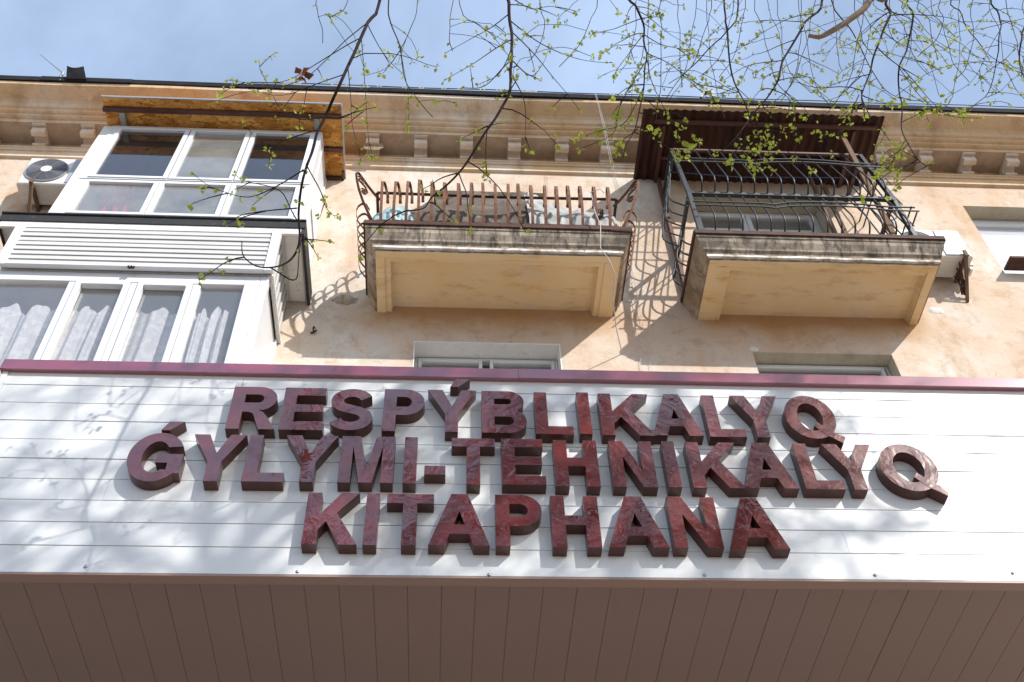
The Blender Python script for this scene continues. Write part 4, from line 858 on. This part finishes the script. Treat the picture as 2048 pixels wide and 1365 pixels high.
# ------------------------------------------------------------------ sign letters
T = .066; H = .312
def arc(cx_, cz_, rx, rz_, a0, a1, n=18):
    return [(cx_ + rx * math.cos(R(a0 + (a1 - a0) * k / n)), cz_ + rz_ * math.sin(R(a0 + (a1 - a0) * k / n))) for k in range(n + 1)]
def glyph(ch, w):
    """outline(s) and holes in letter space: list of (outer, [holes])"""
    h, t = H, T; ht = t * .88
    if ch == 'I': return [([(0, 0), (w, 0), (w, h), (0, h)], [])]
    if ch == '-': return [([(0, .19 * h + .0), (w, .19 * h), (w, .19 * h + ht), (0, .19 * h + ht)], [])]
    if ch == 'L': return [([(0, 0), (w, 0), (w, ht), (t, ht), (t, h), (0, h)], [])]
    if ch == 'T': return [([(w / 2 - t / 2, 0), (w / 2 + t / 2, 0), (w / 2 + t / 2, h - ht), (w, h - ht), (w, h), (0, h), (0, h - ht), (w / 2 - t / 2, h - ht)], [])]
    if ch == 'E':
        m0 = h * .5 - ht * .42; return [([(0, 0), (w, 0), (w, ht), (t, ht), (t, m0), (w * .93, m0), (w * .93, m0 + ht * .95), (t, m0 + ht * .95), (t, h - ht), (w * .97, h - ht), (w * .97, h), (0, h)], [])]
    if ch == 'H':
        m0 = h * .5 - ht * .4; return [([(0, 0), (t, 0), (t, m0), (w - t, m0), (w - t, 0), (w, 0), (w, h), (w - t, h), (w - t, m0 + ht), (t, m0 + ht), (t, h), (0, h)], [])]
    if ch == 'N': return [([(0, 0), (t * .95, 0), (t * .95, .66 * h), (w - t * 1.05, 0), (w, 0), (w, h), (w - t * .95, h), (w - t * .95, .34 * h), (t * 1.05, h), (0, h)], [])]
    if ch == 'M': return [([(0, 0), (.9 * t, 0), (.9 * t, .78 * h), (w / 2 - .47 * t, 0), (w / 2 + .47 * t, 0), (w - .9 * t, .78 * h), (w - .9 * t, 0), (w, 0), (w, h), (w - 1.4 * t, h), (w / 2, .32 * h), (1.4 * t, h), (0, h)], [])]
    if ch == 'K': return [([(0, 0), (t, 0), (t, .27 * h), (.395 * w, .44 * h), (w - 1.25 * t, 0), (w, 0), (.58 * w, .605 * h), (.97 * w, h), (.97 * w - 1.27 * t, h), (t, .57 * h), (t, h), (0, h)], [])]
    if ch == 'Y': return [([(w / 2 - t / 2, 0), (w / 2 + t / 2, 0), (w / 2 + t / 2, .42 * h), (w, h), (w - 1.17 * t, h), (w / 2, .60 * h), (1.17 * t, h), (0, h), (w / 2 - t / 2, .42 * h)], [])]
    if ch == 'A':
        a0 = w / 2 - .6 * t; TT = 1.12 * t; sl_ = a0 / h; zb, zt = .22 * h, .22 * h + ht * .95; zp = min((w / 2 - TT) / sl_, h * .86)
        return [([(0, 0), (TT, 0), (TT + sl_ * zb, zb), (w - TT - sl_ * zb, zb), (w - TT, 0), (w, 0), (w / 2 + .6 * t, h), (w / 2 - .6 * t, h)], [[(TT + sl_ * zt, zt), (w - TT - sl_ * zt, zt), (w / 2, zp)]])]
    if ch == 'P':
        rz_ = .31 * h; cz_ = h - rz_; cx_ = w - rz_ * 1.05
        return [([(0, 0), (t, 0), (t, h - 2 * rz_)] + arc(cx_, cz_, w - cx_, rz_, -90, 90) + [(0, h)], [[(t, h - 2 * rz_ + ht)] + arc(cx_, cz_, w - cx_ - t, rz_ - ht, -90, 90, 12) + [(t, h - ht)]])]
    if ch == 'R':
        rz_ = .285 * h; cz_ = h - rz_; cx_ = w * .94 - rz_ * 1.05; W = w * .94
        out = [(0, 0), (t, 0), (t, .40 * h), (.40 * w, .40 * h), (.50 * w, .36 * h), (w - 1.22 * t, 0), (w, 0), (w * .80, .29 * h), (w * .70, .40 * h), (cx_ + .03 * w, h - 2 * rz_ + .006)] + arc(cx_, cz_, W - cx_, rz_, -70, 90) + [(0, h)]
        return [(out, [[(t, h - 2 * rz_ + ht)] + arc(cx_, cz_, W - cx_ - t, rz_ - ht, -90, 90, 12) + [(t, h - ht)]])]
    if ch == 'B':
        r1 = .255 * h; c1 = h - r1; r2 = .285 * h; c2 = r2; W1 = w * .95; x1 = W1 - r1 * 1.05; x2 = w - r2 * 1.05
        out = [(0, 0)] + arc(x2, c2, w - x2, r2, -90, 62) + arc(x1, c1, W1 - x1, r1, -58, 90) + [(0, h)]
        return [(out, [[(t, ht)] + arc(x2, c2, w - x2 - t, r2 - ht, -90, 90, 12) + [(t, 2 * r2 - ht)], [(t, h - 2 * r1 + ht)] + arc(x1, c1, W1 - x1 - t, r1 - ht, -90, 90, 12) + [(t, h - ht)]])]
    if ch in 'GQ':
        cx_, cz_ = w / 2, h / 2; rx, rz_ = w / 2, h / 2 + .006; ix, iz = rx - t * 1.04, rz_ - ht
        if ch == 'Q':
            W = w; return [(arc(cx_, cz_, rx, rz_, 0, 356, 46), [arc(cx_, cz_, ix, iz, 0, 352, 40)]),
                           ([(.52 * W, .28 * h), (.60 * W, .38 * h), (.80 * W, .16 * h), (1.06 * W, .02 * h), (.98 * W, -.12 * h), (.72 * W, .06 * h)], [])]
        out = arc(cx_, cz_, rx, rz_, 26, 318, 40) + [(w * .985, .16 * h), (w * .985, .56 * h - 0), (.52 * w, .56 * h), (.52 * w, .56 * h - ht), (w * .985 - t, .56 * h - ht), (w * .985 - t, .23 * h)] + arc(cx_, cz_, ix, iz, 306, 38, 34)
        return [(out, [])]
    if ch == 'S':
        t_ = t * .98; a, b2 = w / 2 - t_ / 2, h * .25
        top = arc(w / 2, h * .75 - t_ * .22, a - .004, h * .25 - t_ * .28, 18, 250, 18); bot = arc(w / 2, h * .25 + t_ * .22, a, h * .25 - t_ * .28, 70, -162, 18)
        cl = top[:-1] + [(w * .5, h * .5)] + bot[1:]
        L_, Rr = [], []
        for i, p in enumerate(cl):
            q0 = cl[max(0, i - 1)]; q1 = cl[min(len(cl) - 1, i + 1)]; dx, dz = q1[0] - q0[0], q1[1] - q0[1]; l_ = math.hypot(dx, dz) or 1; th = ht / 2 + (t_ - ht) / 2 * abs(dz) / l_
            L_.append((p[0] - dz / l_ * th, p[1] + dx / l_ * th)); Rr.append((p[0] + dz / l_ * th, p[1] - dx / l_ * th))
        return [(L_ + Rr[::-1], [])]
def extrude(m, outer, holes, x0, z0, yf, yb):
    loops = [outer] + holes; tris = tessellate_polygon([[Vector((a, b_, 0)) for a, b_ in l] for l in loops]); flat_ = [p for l in loops for p in l]
    n_ = len(flat_); vs = [(x0 + a, yf, z0 + b_) for a, b_ in flat_] + [(x0 + a, yb, z0 + b_) for a, b_ in flat_]
    b0 = len(m.v); m.v += vs
    for t in tris:
        a, b_, c_ = (flat_[i] for i in t); s_ = (b_[0] - a[0]) * (c_[1] - a[1]) - (b_[1] - a[1]) * (c_[0] - a[0]); t = tuple(t) if s_ > 0 else tuple(t)[::-1]
        m.f.append(tuple(b0 + i for i in t)); m.m.append(0); m.sm.append(False)
        m.f.append(tuple(b0 + n_ + i for i in t[::-1])); m.m.append(1); m.sm.append(False)
    o_ = 0
    for li, l in enumerate(loops):
        area = sum(l[i][0] * l[(i + 1) % len(l)][1] - l[(i + 1) % len(l)][0] * l[i][1] for i in range(len(l)))
        for i in range(len(l)):
            p, q_ = o_ + i, o_ + (i + 1) % len(l); fc = (b0 + p, b0 + n_ + p, b0 + n_ + q_, b0 + q_)
            if (area > 0) == (li > 0): fc = fc[::-1]
            m.f.append(fc); m.m.append(1); m.sm.append(False)
        o_ += len(l)
ROWS = [
 ('top', 3.978, [('R', -1.116, -.872), ('E', -.852, -.632), ('S', -.612, -.388), ('P', -.337, -.126), ('Ý', -.111, .142), ('B', .17, .402), ('L', .446, .640), ('I', .672, .735), ('K', .787, 1.062), ('A', 1.048, 1.310), ('L', 1.342, 1.535), ('Y', 1.498, 1.749), ('Q', 1.766, 2.034)]),
 ('middle', 3.623, [('Ǵ', -1.547, -1.28), ('Y', -1.256, -.999), ('L', -.982, -.786), ('Y', -.804, -.547), ('M', -.527, -.263), ('I', -.215, -.152), ('-', -.113, -.01), ('T', .018, .234), ('E', .266, .48), ('H', .527, .745), ('N', .809, 1.026), ('I', 1.080, 1.143), ('K', 1.201, 1.465), ('A', 1.452, 1.725), ('L', 1.759, 1.957), ('Y', 1.907, 2.163), ('Q', 2.175, 2.465)]),
 ('bottom', 3.245, [('K', -.654, -.405), ('I', -.378, -.317), ('T', -.282, -.061), ('A', -.081, .2), ('P', .229, .448), ('H', .491, .717), ('A', .749, 1.03), ('N', 1.054, 1.283), ('A', 1.313, 1.594)])]
WHERE = {
 'top': ['first of the top row', 'second in the top row, right after the R', 'third in the top row', 'fourth in the top row, after the S', 'with an acute accent, fifth in the top row', 'sixth in the top row, after the accented Y', 'seventh in the top row, after the B', 'eighth in the top row, between L and K', 'ninth in the top row', 'tenth in the top row, after the K', 'eleventh in the top row, between A and Y', 'twelfth in the top row, before the last letter', 'last of the top row'],
 'middle': ['with an acute accent, first of the middle row', 'second in the middle row, beside the accented G', 'third in the middle row', 'fourth in the middle row, before the M', 'in the middle row', 'between M and hyphen in the middle row', '', 'right of the hyphen in the middle row', 'between T and H in the middle row', 'between E and N in the middle row', 'after the H in the middle row', 'between N and K in the middle row', 'after the N and I of the middle row', 'between K and L in the middle row', 'after the A near the middle row end', 'just before the last middle row letter', 'at the far right end of the middle row']}
WHERE['bottom'] = ['first of the bottom row', 'second in the bottom row, after the K', 'third in the bottom row', 'fourth in the bottom row, left of the P', 'fifth in the bottom row', 'sixth in the bottom row, after the P', 'in the bottom row between H and N', 'next to last in the bottom row', 'last of the bottom row']
for row, z0, items in ROWS:
    for i, (ch, xa, xb) in enumerate(items):
        base = {'Ý': 'Y', 'Ǵ': 'G'}.get(ch, ch); wdt = xb - xa
        yy = YF - .067 - .0007 * (i % 2); zz = z0 + random.uniform(-.003, .003); m = MB()
        for k, (outer, holes) in enumerate(glyph(base, wdt)): extrude(m, outer, holes, xa, zz, yy - .0015 * k, YF - .001 - .0008 * k)
        lbl = ('maroon hyphen between the I and the T in the middle row of the sign' if ch == '-' else 'raised maroon letter %s %s of the sign' % (base, WHERE[row][i]))
        o = m.build('hyphen' if ch == '-' else 'sign_letter', [MAT['lface'], MAT['lside']])
        tag(o, lbl.replace('row of the sign', 'row of the sign'), 'hyphen' if ch == '-' else 'letter', 'raised letters of the %s row' % row)
        if ch in 'ÝǴ':
            m = MB(); c0 = xa + wdt * .42; zt = zz + H + .026
            extrude(m, [(0, 0), (.042, 0), (.105, .062), (.03, .062)], [], c0 + .01, zt, yy, YF - .001)
            m.build('accent', [MAT['lface'], MAT['lside']], o)

# ------------------------------------------------------------------ trees
def smooth_path(P, n=4):
    P = [Vector(p) for p in P]
    if len(P) < 3: return [P[0].lerp(P[-1], k / n) for k in range(n + 1)]
    Q = [P[0] * 2 - P[1]] + P + [P[-1] * 2 - P[-2]]; out = []
    for i in range(1, len(Q) - 2):
        for k in range(n):
            t = k / n; a, b_, c_, d = Q[i - 1], Q[i], Q[i + 1], Q[i + 2]
            out.append(.5 * ((2 * b_) + (c_ - a) * t + (2 * a - 5 * b_ + 4 * c_ - d) * t * t + (3 * b_ - a - 3 * c_ + d) * t ** 3))
    out.append(P[-1]); return out
def leaf_cluster(m, p, s, n):
    for _ in range(n):
        d = Vector((random.gauss(0, 1), random.gauss(0, 1), random.gauss(0, 1) - .1)).normalized(); L_ = s * random.uniform(.6, 1.2); sd = d.orthogonal().normalized()
        sd = (Matrix.Rotation(random.uniform(0, 6.28), 3, d) @ sd) * L_ * .36; up = d.cross(sd).normalized() * L_ * .12
        q0 = p + d * L_ * .12; m.add([q0, p + d * L_ * .55 + sd + up, p + d * L_, p + d * L_ * .55 - sd + up, p + d * L_ * .55], [(0, 1, 4), (1, 2, 4), (2, 3, 4), (3, 0, 4)])
def wander(P, amp):
    return [p + Vector((noise.noise(p * 3 + Vector((9, 0, 0))), noise.noise(p * 3 + Vector((0, 9, 0))), noise.noise(p * 3 + Vector((0, 0, 9))))) * amp for p in P]
def make_branch(tree, pix, Y, r0, twigs, leaf_s, nleaf, extra=0, root=None, label=None, lush=1.0, dy=.0):
    """a hanging branch: stem + twigs + leaves; pix gives the hang of the stem"""
    n_ = len(pix); P3 = [at(x, y, Y + dy * k / n_ + .05 * math.sin(k * 1.7 + x)) for k, (x, y) in enumerate(pix)]
    if root is not None: P3 = [Vector(root), (Vector(root) + P3[0]) / 2 + Vector((0, 0, .25))] + P3
    S = wander(smooth_path(P3, 5), .02); k_ = len(S); rr = [max(.0022, r0 * (1 - .85 * i / k_)) for i in range(k_)]
    m = MB(); m.tube(S, rr, 6, cap=False); br = m.build('branch', MAT['twig'], tree, label=label)
    tw = MB(); lf = MB()
    def side(S_, r, dens, lvl):
        for i in range(2, len(S_)):
            if random.random() < dens:
                nn = random.choice((1, 2, 3, 3, 4)) if lush > .9 else random.choice((1, 2, 3)); off = Vector((random.gauss(0, .008), random.gauss(0, .008), random.gauss(0, .008)))
                tw.tube([S_[i], S_[i] + off * 1.2], .0013, 3, cap=False); leaf_cluster(lf, S_[i] + off, leaf_s * random.uniform(.7, 1.15), nn)
    side(S[len(S) // 4:], r0, .28 * nleaf, 0)
    tl = []
    for pts in twigs:
        Q = [at(x, y, Y + dy * .5 + .04 * math.sin(x * .1 + k) + .03 * k) for k, (x, y) in enumerate(pts)]; Q[0] = min(S, key=lambda s_: (s_ - Q[0]).length)
        tl.append(wander(smooth_path(Q, 6), .018))
    for e in range(extra):     # procedural twigs that droop
        i = random.randrange(k_ // 4, k_ - 2); p = S[i].copy(); d = Vector((random.choice((-1, 1)) * random.uniform(.3, 1), random.uniform(-.4, .4), random.uniform(-.6, .15))).normalized(); L_ = random.uniform(.15, .6); Q = [p]
        for s_ in range(7): d = (d + Vector((random.gauss(0, .12), random.gauss(0, .12), -.17 + random.gauss(0, .1)))).normalized(); Q.append(Q[-1] + d * L_ / 7)
        tl.append(Q)
    sub = []
    for Q in tl:
        if len(Q) > 8:
            for _ in range(2 if len(Q) > 14 else 1):
                i = random.randrange(2, len(Q) - 3); p = Q[i]; d = ((Q[i + 1] - Q[i]).normalized() + Vector((random.gauss(0, .8), random.gauss(0, .5), random.gauss(-.2, .4)))).normalized(); L_ = random.uniform(.08, .22); q_ = [p]
                for s_ in range(4): d = (d + Vector((0, 0, -.12))).normalized(); q_.append(q_[-1] + d * L_ / 4)
                sub.append(q_)
    for Q in tl + sub:
        kk = len(Q); tw.tube(Q, [max(.0016, r0 * .28 * (1 - .8 * i / kk)) if r0 < .02 else max(.0016, .0052 * (1 - .75 * i / kk)) for i in range(kk)], 4, cap=False); side(Q, .002, .5 * nleaf, 1)
        leaf_cluster(lf, Q[-1], leaf_s, 3)
    tag(tw.build('twigs', MAT['twig'], br), kind='stuff')
    if lf.v: tag(lf.build('leaves', MAT['leaf'], br), kind='stuff')
    return br

T1 = Vector((4.6, -2.6, GROUND)); tr1 = empty('elm_tree', T1, 'street elm whose budding twigs hang thickly across the upper right sky', 'tree')
T2 = Vector((-1.9, -2.2, GROUND)); tr2 = empty('elm_tree', T2, 'street elm whose two long sparse branches hang before the middle of the facade', 'tree')
def trunk(tree, P, r):
    S = wander(smooth_path(P, 5), .05); m = MB(); m.tube(S, [r * (1.25 if i == 0 else 1) * (1 - .6 * i / len(S)) for i in range(len(S))], 12); return m.build('trunk', MAT['bark'], tree)
def limb(tree, P, r0, r1):
    S = wander(smooth_path(P, 5), .05); m = MB(); m.tube(S, [r0 + (r1 - r0) * i / (len(S) - 1) for i in range(len(S))], 9); m.build('limb', MAT['bark'], tree); return S
trunk(tr1, [T1, T1 + Vector((.05, .05, 2.5)), T1 + Vector((-.05, .1, 5)), T1 + Vector((.1, .2, 7.6)), T1 + Vector((0, .3, 10.5))], .20)
trunk(tr2, [T2, T2 + Vector((0, .05, 2.5)), T2 + Vector((.1, 0, 5)), T2 + Vector((.15, .2, 7.6)), T2 + Vector((.2, .3, 9.8))], .15)
limb(tr1, [T1 + Vector((0, .1, 5.8)), (4.5, -1.2, 6.3), (4.2, .4, 7.9), (3.3, 1.6, 8.9), (2.0, 2.2, 9.2)], .09, .025)
limb(tr1, [T1 + Vector((0, .1, 6.6)), (5.0, -1.0, 7.2), (5.2, .6, 8.6), (5.8, 1.8, 9.3), (6.4, 2.4, 9.5)], .08, .025)
limb(tr2, [T2 + Vector((0, .1, 6.2)), (-1.6, -.9, 6.6), (-1.3, .5, 7.8), (-.8, 1.7, 8.8), (.2, 2.3, 9.3)], .07, .025)
# procedural crowns behind and above the camera
def crown(tree, c0, rad, n_limb, seed, name='crown'):
    rnd = random.Random(seed); m = MB(); lf = MB()
    def ok(p): return (p.y < .15 * p.z) and p.z < 13.2 - .85 * min(0, p.y) - .5 * max(0, p.y)
    def grow(p, d, L_, r, lvl):
        Q = [p]; n_ = 5
        for s_ in range(n_):
            d = (d + Vector((rnd.gauss(0, .16), rnd.gauss(0, .16), rnd.gauss(0, .12) - (.05 if lvl < 2 else .14)))).normalized(); q_ = Q[-1] + d * L_ / n_
            if not ok(q_): break
            Q.append(q_)
        if len(Q) < 3: return
        m.tube(Q, [max(.0035 if tree is not tr1 else .002, r * (1 - .55 * i / len(Q))) for i in range(len(Q))], 6 if lvl < 2 else 3, cap=False)
        if lvl >= 3:
            for q_ in Q[1:]:
                if rnd.random() < .22:
                    st = random.getstate(); leaf_cluster(lf, q_, .045, 2); random.setstate(st)
            return
        for _ in range({0: 7, 1: 7, 2: 6}[lvl]):
            i = rnd.randrange(1, len(Q)); dd = (d + Vector((rnd.gauss(0, .75), rnd.gauss(0, .75), rnd.gauss(.0, .45)))).normalized(); grow(Q[i], dd, L_ * rnd.uniform(.5, .75), r * .5, lvl + 1)
    for k in range(n_limb):
        a = 2 * math.pi * k / n_limb + rnd.uniform(-.3, .3); d = Vector((math.cos(a), math.sin(a), rnd.uniform(.25, .9))).normalized()
        grow(c0 + Vector((0, 0, rnd.uniform(-.6, 3.2))), d, rad * rnd.uniform(.7, 1.1), .06, 0)
    tag(m.build(name, MAT['twig'], tree), kind='stuff'); tag(lf.build('foliage', MAT['leaf'], tree), kind='stuff')
crown(tr1, T1 + Vector((-.3, -.2, 7.6)), 3.3, 9, 5); crown(tr2, T2 + Vector((.1, .1, 7.6)), 1.7, 5, 8)
T3 = Vector((2.6, -6.6, GROUND)); tr3 = empty('elm_tree', T3, 'street elm behind the viewer, shown only as reflections in the shiny sign letters', 'tree')
trunk(tr3, [T3, T3 + Vector((.05, .05, 3)), T3 + Vector((-.05, .1, 6)), T3 + Vector((.1, .2, 9.6)), T3 + Vector((0, .3, 13))], .20); crown(tr3, T3 + Vector((0, .2, 10.5)), 3.6, 14, 15)

# branches that hang into view
make_branch(tr2, [(762, -30), (738, 45), (712, 105), (672, 178), (648, 235), (630, 290), (610, 360), (600, 430), (592, 500), (565, 530), (520, 535), (490, 515), (483, 482)], 2.9, .0125,
  [[(722, 48), (688, 84), (624, 148), (532, 180), (440, 200)], [(700, 100), (644, 124), (572, 160), (510, 168), (460, 160)], [(676, 150), (624, 172), (552, 192), (468, 174)], [(624, 262), (564, 286), (532, 288), (486, 250)],
   [(606, 348), (532, 384), (488, 396), (432, 376), (387, 340)], [(618, 332), (636, 372), (658, 420), (675, 432)], [(711, 92), (728, 144), (734, 208), (740, 260), (738, 308)], [(686, 140), (704, 224), (720, 320)],
   [(736, 40), (768, 108), (808, 150)], [(560, 528), (590, 560), (600, 480), (625, 485)], [(645, 235), (600, 240), (560, 215), (525, 150), (518, 122)], [(648, 235), (690, 232), (734, 205)], [(600, 430), (560, 380), (490, 360), (470, 345)], [(488, 396), (480, 430), (478, 452)]],   .032, .5, extra=2, root=(-.9, 1.7, 8.8), label='long dark branch crossing in front of the upper glazed balcony', lush=.7)
make_branch(tr2, [(776, -30), (784, 48), (800, 104), (812, 160), (840, 200), (866, 230)], 2.8, .006, [[(800, 98), (772, 140), (734, 154)], [(784, 48), (820, 80), (832, 114)], [(800, 110), (818, 190), (814, 218)]], .036, .6, extra=2, root=(-.7, 1.8, 8.9), lush=.7)
make_branch(tr2, [(1010, -30), (1016, 10), (1022, 64), (1022, 160), (1008, 208), (982, 256), (948, 312), (900, 368), (868, 396), (845, 418), (805, 425)], 3.0, .014,
  [[(1024, 38), (1080, 88), (1160, 120), (1225, 125)], [(1024, 64), (1072, 116), (1120, 168), (1162, 225)], [(1016, 36), (960, 68), (892, 108)], [(1018, 80), (960, 120), (888, 164)], [(1018, 136), (972, 172), (922, 176)], [(1024, 158), (1048, 208), (1050, 250), (1048, 292)], [(988, 256), (976, 320), (976, 358)], [(982, 256), (952, 264), (916, 284)],
   [(1022, 100), (1000, 150), (960, 170)], [(1018, 10), (1060, 20), (1100, 15), (1150, 30)], [(1022, 130), (1060, 150), (1080, 130), (1100, 90)]], .032, .5, extra=8, root=(.2, 2.2, 9.25), label='long dark branch hanging before the middle of the cornice', lush=.7)
for pix in ([(905, -30), (900, 64), (908, 100)], [(640, -30), (636, 20), (648, 88)], [(836, -25), (820, 60), (780, 130)], [(915, -20), (960, 50), (990, 70)], [(1075, -20), (1085, 40), (1080, 90), (1055, 120)], [(700, -20), (670, 30), (650, 30)], [(1190, -30), (1180, 40), (1160, 90), (1120, 130)]):
    make_branch(tr2, pix, 2.85 + random.uniform(-.2, .2), .004, [], .036, .7, extra=3, root=(at(pix[0][0], 0, 2).x, 1.9, 8.9), lush=.7)
R1 = (3.2, 1.7, 8.95); R2 = (5.6, 1.8, 9.25); R0 = (2.0, 2.1, 9.2)
make_branch(tr1, [(1260, -30), (1272, 10), (1287, 52), (1293, 120), (1285, 182), (1268, 250), (1244, 315)], 3.1, .012,
  [[(1290, 60), (1330, 90), (1380, 100)], [(1293, 110), (1340, 130), (1400, 170), (1465, 175)], [(1290, 120), (1310, 180), (1350, 260), (1372, 300)], [(1286, 150), (1240, 210), (1225, 270), (1160, 300)], [(1275, 60), (1240, 130), (1228, 160)], [(1285, 182), (1250, 240), (1200, 262), (1150, 285)], [(1292, 90), (1270, 160), (1262, 230)], [(1268, 250), (1240, 290), (1220, 330)]], .037, 1.0, extra=14, root=R0, lush=1)
make_branch(tr1, [(1447, -30), (1452, 60), (1458, 110), (1475, 174), (1499, 226), (1519, 283), (1540, 290), (1608, 267)], 3.2, .009,
  [[(1480, 180), (1430, 190), (1385, 170)], [(1510, 250), (1535, 300), (1515, 320), (1510, 350)], [(1499, 226), (1530, 245), (1545, 280)], [(1519, 283), (1510, 300), (1500, 340)]], .034, .8, extra=6, root=R0)
make_branch(tr1, [(1655, -30), (1640, 15), (1604, 53), (1568, 117), (1554, 162), (1527, 206), (1479, 263), (1442, 299), (1402, 323)], 3.15, .012,
  [[(1552, 162), (1576, 198), (1588, 243), (1590, 315)], [(1600, 60), (1540, 40), (1470, 50)], [(1568, 117), (1500, 130), (1450, 160)], [(1527, 206), (1560, 250), (1570, 270)], [(1442, 299), (1400, 290), (1385, 300), (1350, 320)], [(1479, 263), (1470, 300), (1462, 330)], [(1640, 20), (1560, 45), (1490, 90)]], .034, .9, extra=12, root=R1)
make_branch(tr1, [(1795, -30), (1780, 30), (1762, 73), (1742, 133), (1730, 182), (1730, 226)], 2.95, .013,
  [[(1742, 133), (1700, 160), (1640, 180)], [(1755, 90), (1800, 140), (1860, 200), (1880, 215)], [(1735, 170), (1740, 230), (1770, 260), (1740, 310)], [(1730, 182), (1700, 240), (1670, 270), (1630, 265)]], .034, .9, extra=12, root=R2)
make_branch(tr1, [(1836, -30), (1826, 30), (1814, 93), (1802, 133), (1798, 174), (1804, 226), (1806, 267), (1822, 307), (1850, 330), (1867, 325)], 3.1, .009,
  [[(1802, 133), (1840, 190), (1900, 230), (1960, 235)], [(1804, 226), (1850, 220), (1835, 235)], [(1806, 267), (1790, 310), (1770, 340), (1750, 350)], [(1815, 100), (1860, 130), (1880, 190)], [(1815, 290), (1800, 310), (1795, 345)]], .037, 1.0, extra=12, root=R2)
make_branch(tr1, [(1475, -30), (1471, 40), (1414, 101), (1370, 146), (1333, 198)], 3.3, .009, [[(1414, 101), (1380, 70), (1330, 60)], [(1370, 146), (1400, 170), (1420, 165)]], .027, .8, extra=10, root=R0)
make_branch(tr1, [(1990, -30), (1998, 30), (2000, 80), (1992, 130), (1968, 194), (1932, 226)], 3.2, .009, [[(1998, 60), (1950, 150), (1890, 200)], [(1990, 130), (2030, 100), (2060, 60)], [(1968, 194), (2000, 180), (2040, 150)]], .025, .75, extra=14, root=R2)
make_branch(tr1, [(1660, -30), (1705, 65), (1738, 129), (1770, 180), (1800, 200)], 3.3, .008, [[(1705, 65), (1660, 100), (1620, 110)], [(1738, 129), (1710, 180), (1660, 200)]], .025, .75, extra=12, root=R1)
make_branch(tr1, [(2068, 20), (2045, 75), (2040, 120), (2046, 160), (2060, 205)], 2.7, .009, [], .042, .4, extra=4, root=R2)
make_branch(tr1, [(1915, -30), (1925, 30), (1960, 90), (2010, 130), (2060, 150)], 3.3, .007, [[(1925, 30), (1900, 90), (1850, 110)]], .025, .75, extra=10, root=R2)
for k in range(30):
    x0 = 1265 + 790 * (k + random.random()) / 30; y1 = random.uniform(90, 240); dx = random.uniform(-90, 70)
    pix = [(x0, -30), (x0 + dx * .25, y1 * .35), (x0 + dx * .6, y1 * .75), (x0 + dx * 1.3, y1)]
    make_branch(tr1, pix, random.uniform(2.7, 3.6), .0042, [], .025, .75, extra=3, root=(R0, R1, R2)[0 if x0 < 1500 else 1 if x0 < 1750 else 2])
S = smooth_path([Vector((5.6, 1.0, 9.0)), at(1850, -70, 2.5), at(1758, -16, 2.7), at(1717, 24, 2.75), at(1665, 61, 2.8), at(1640, 76, 2.82), at(1618, 74, 2.84)], 5)
m = MB(); S = wander(S, .03); m.tube(S, [.026 - .013 * i / len(S) for i in range(len(S) - 1)] + [.0145], 9); m.build('sawn_limb', MAT['limb'], tr1, label='pale thick bare limb stub')
m = MB(); leaf_cluster(m, at(601, 150, 2.9), .07, 7); tag(m.build('dry_leaves', MAT['dryleaf'], tr2), kind='stuff')
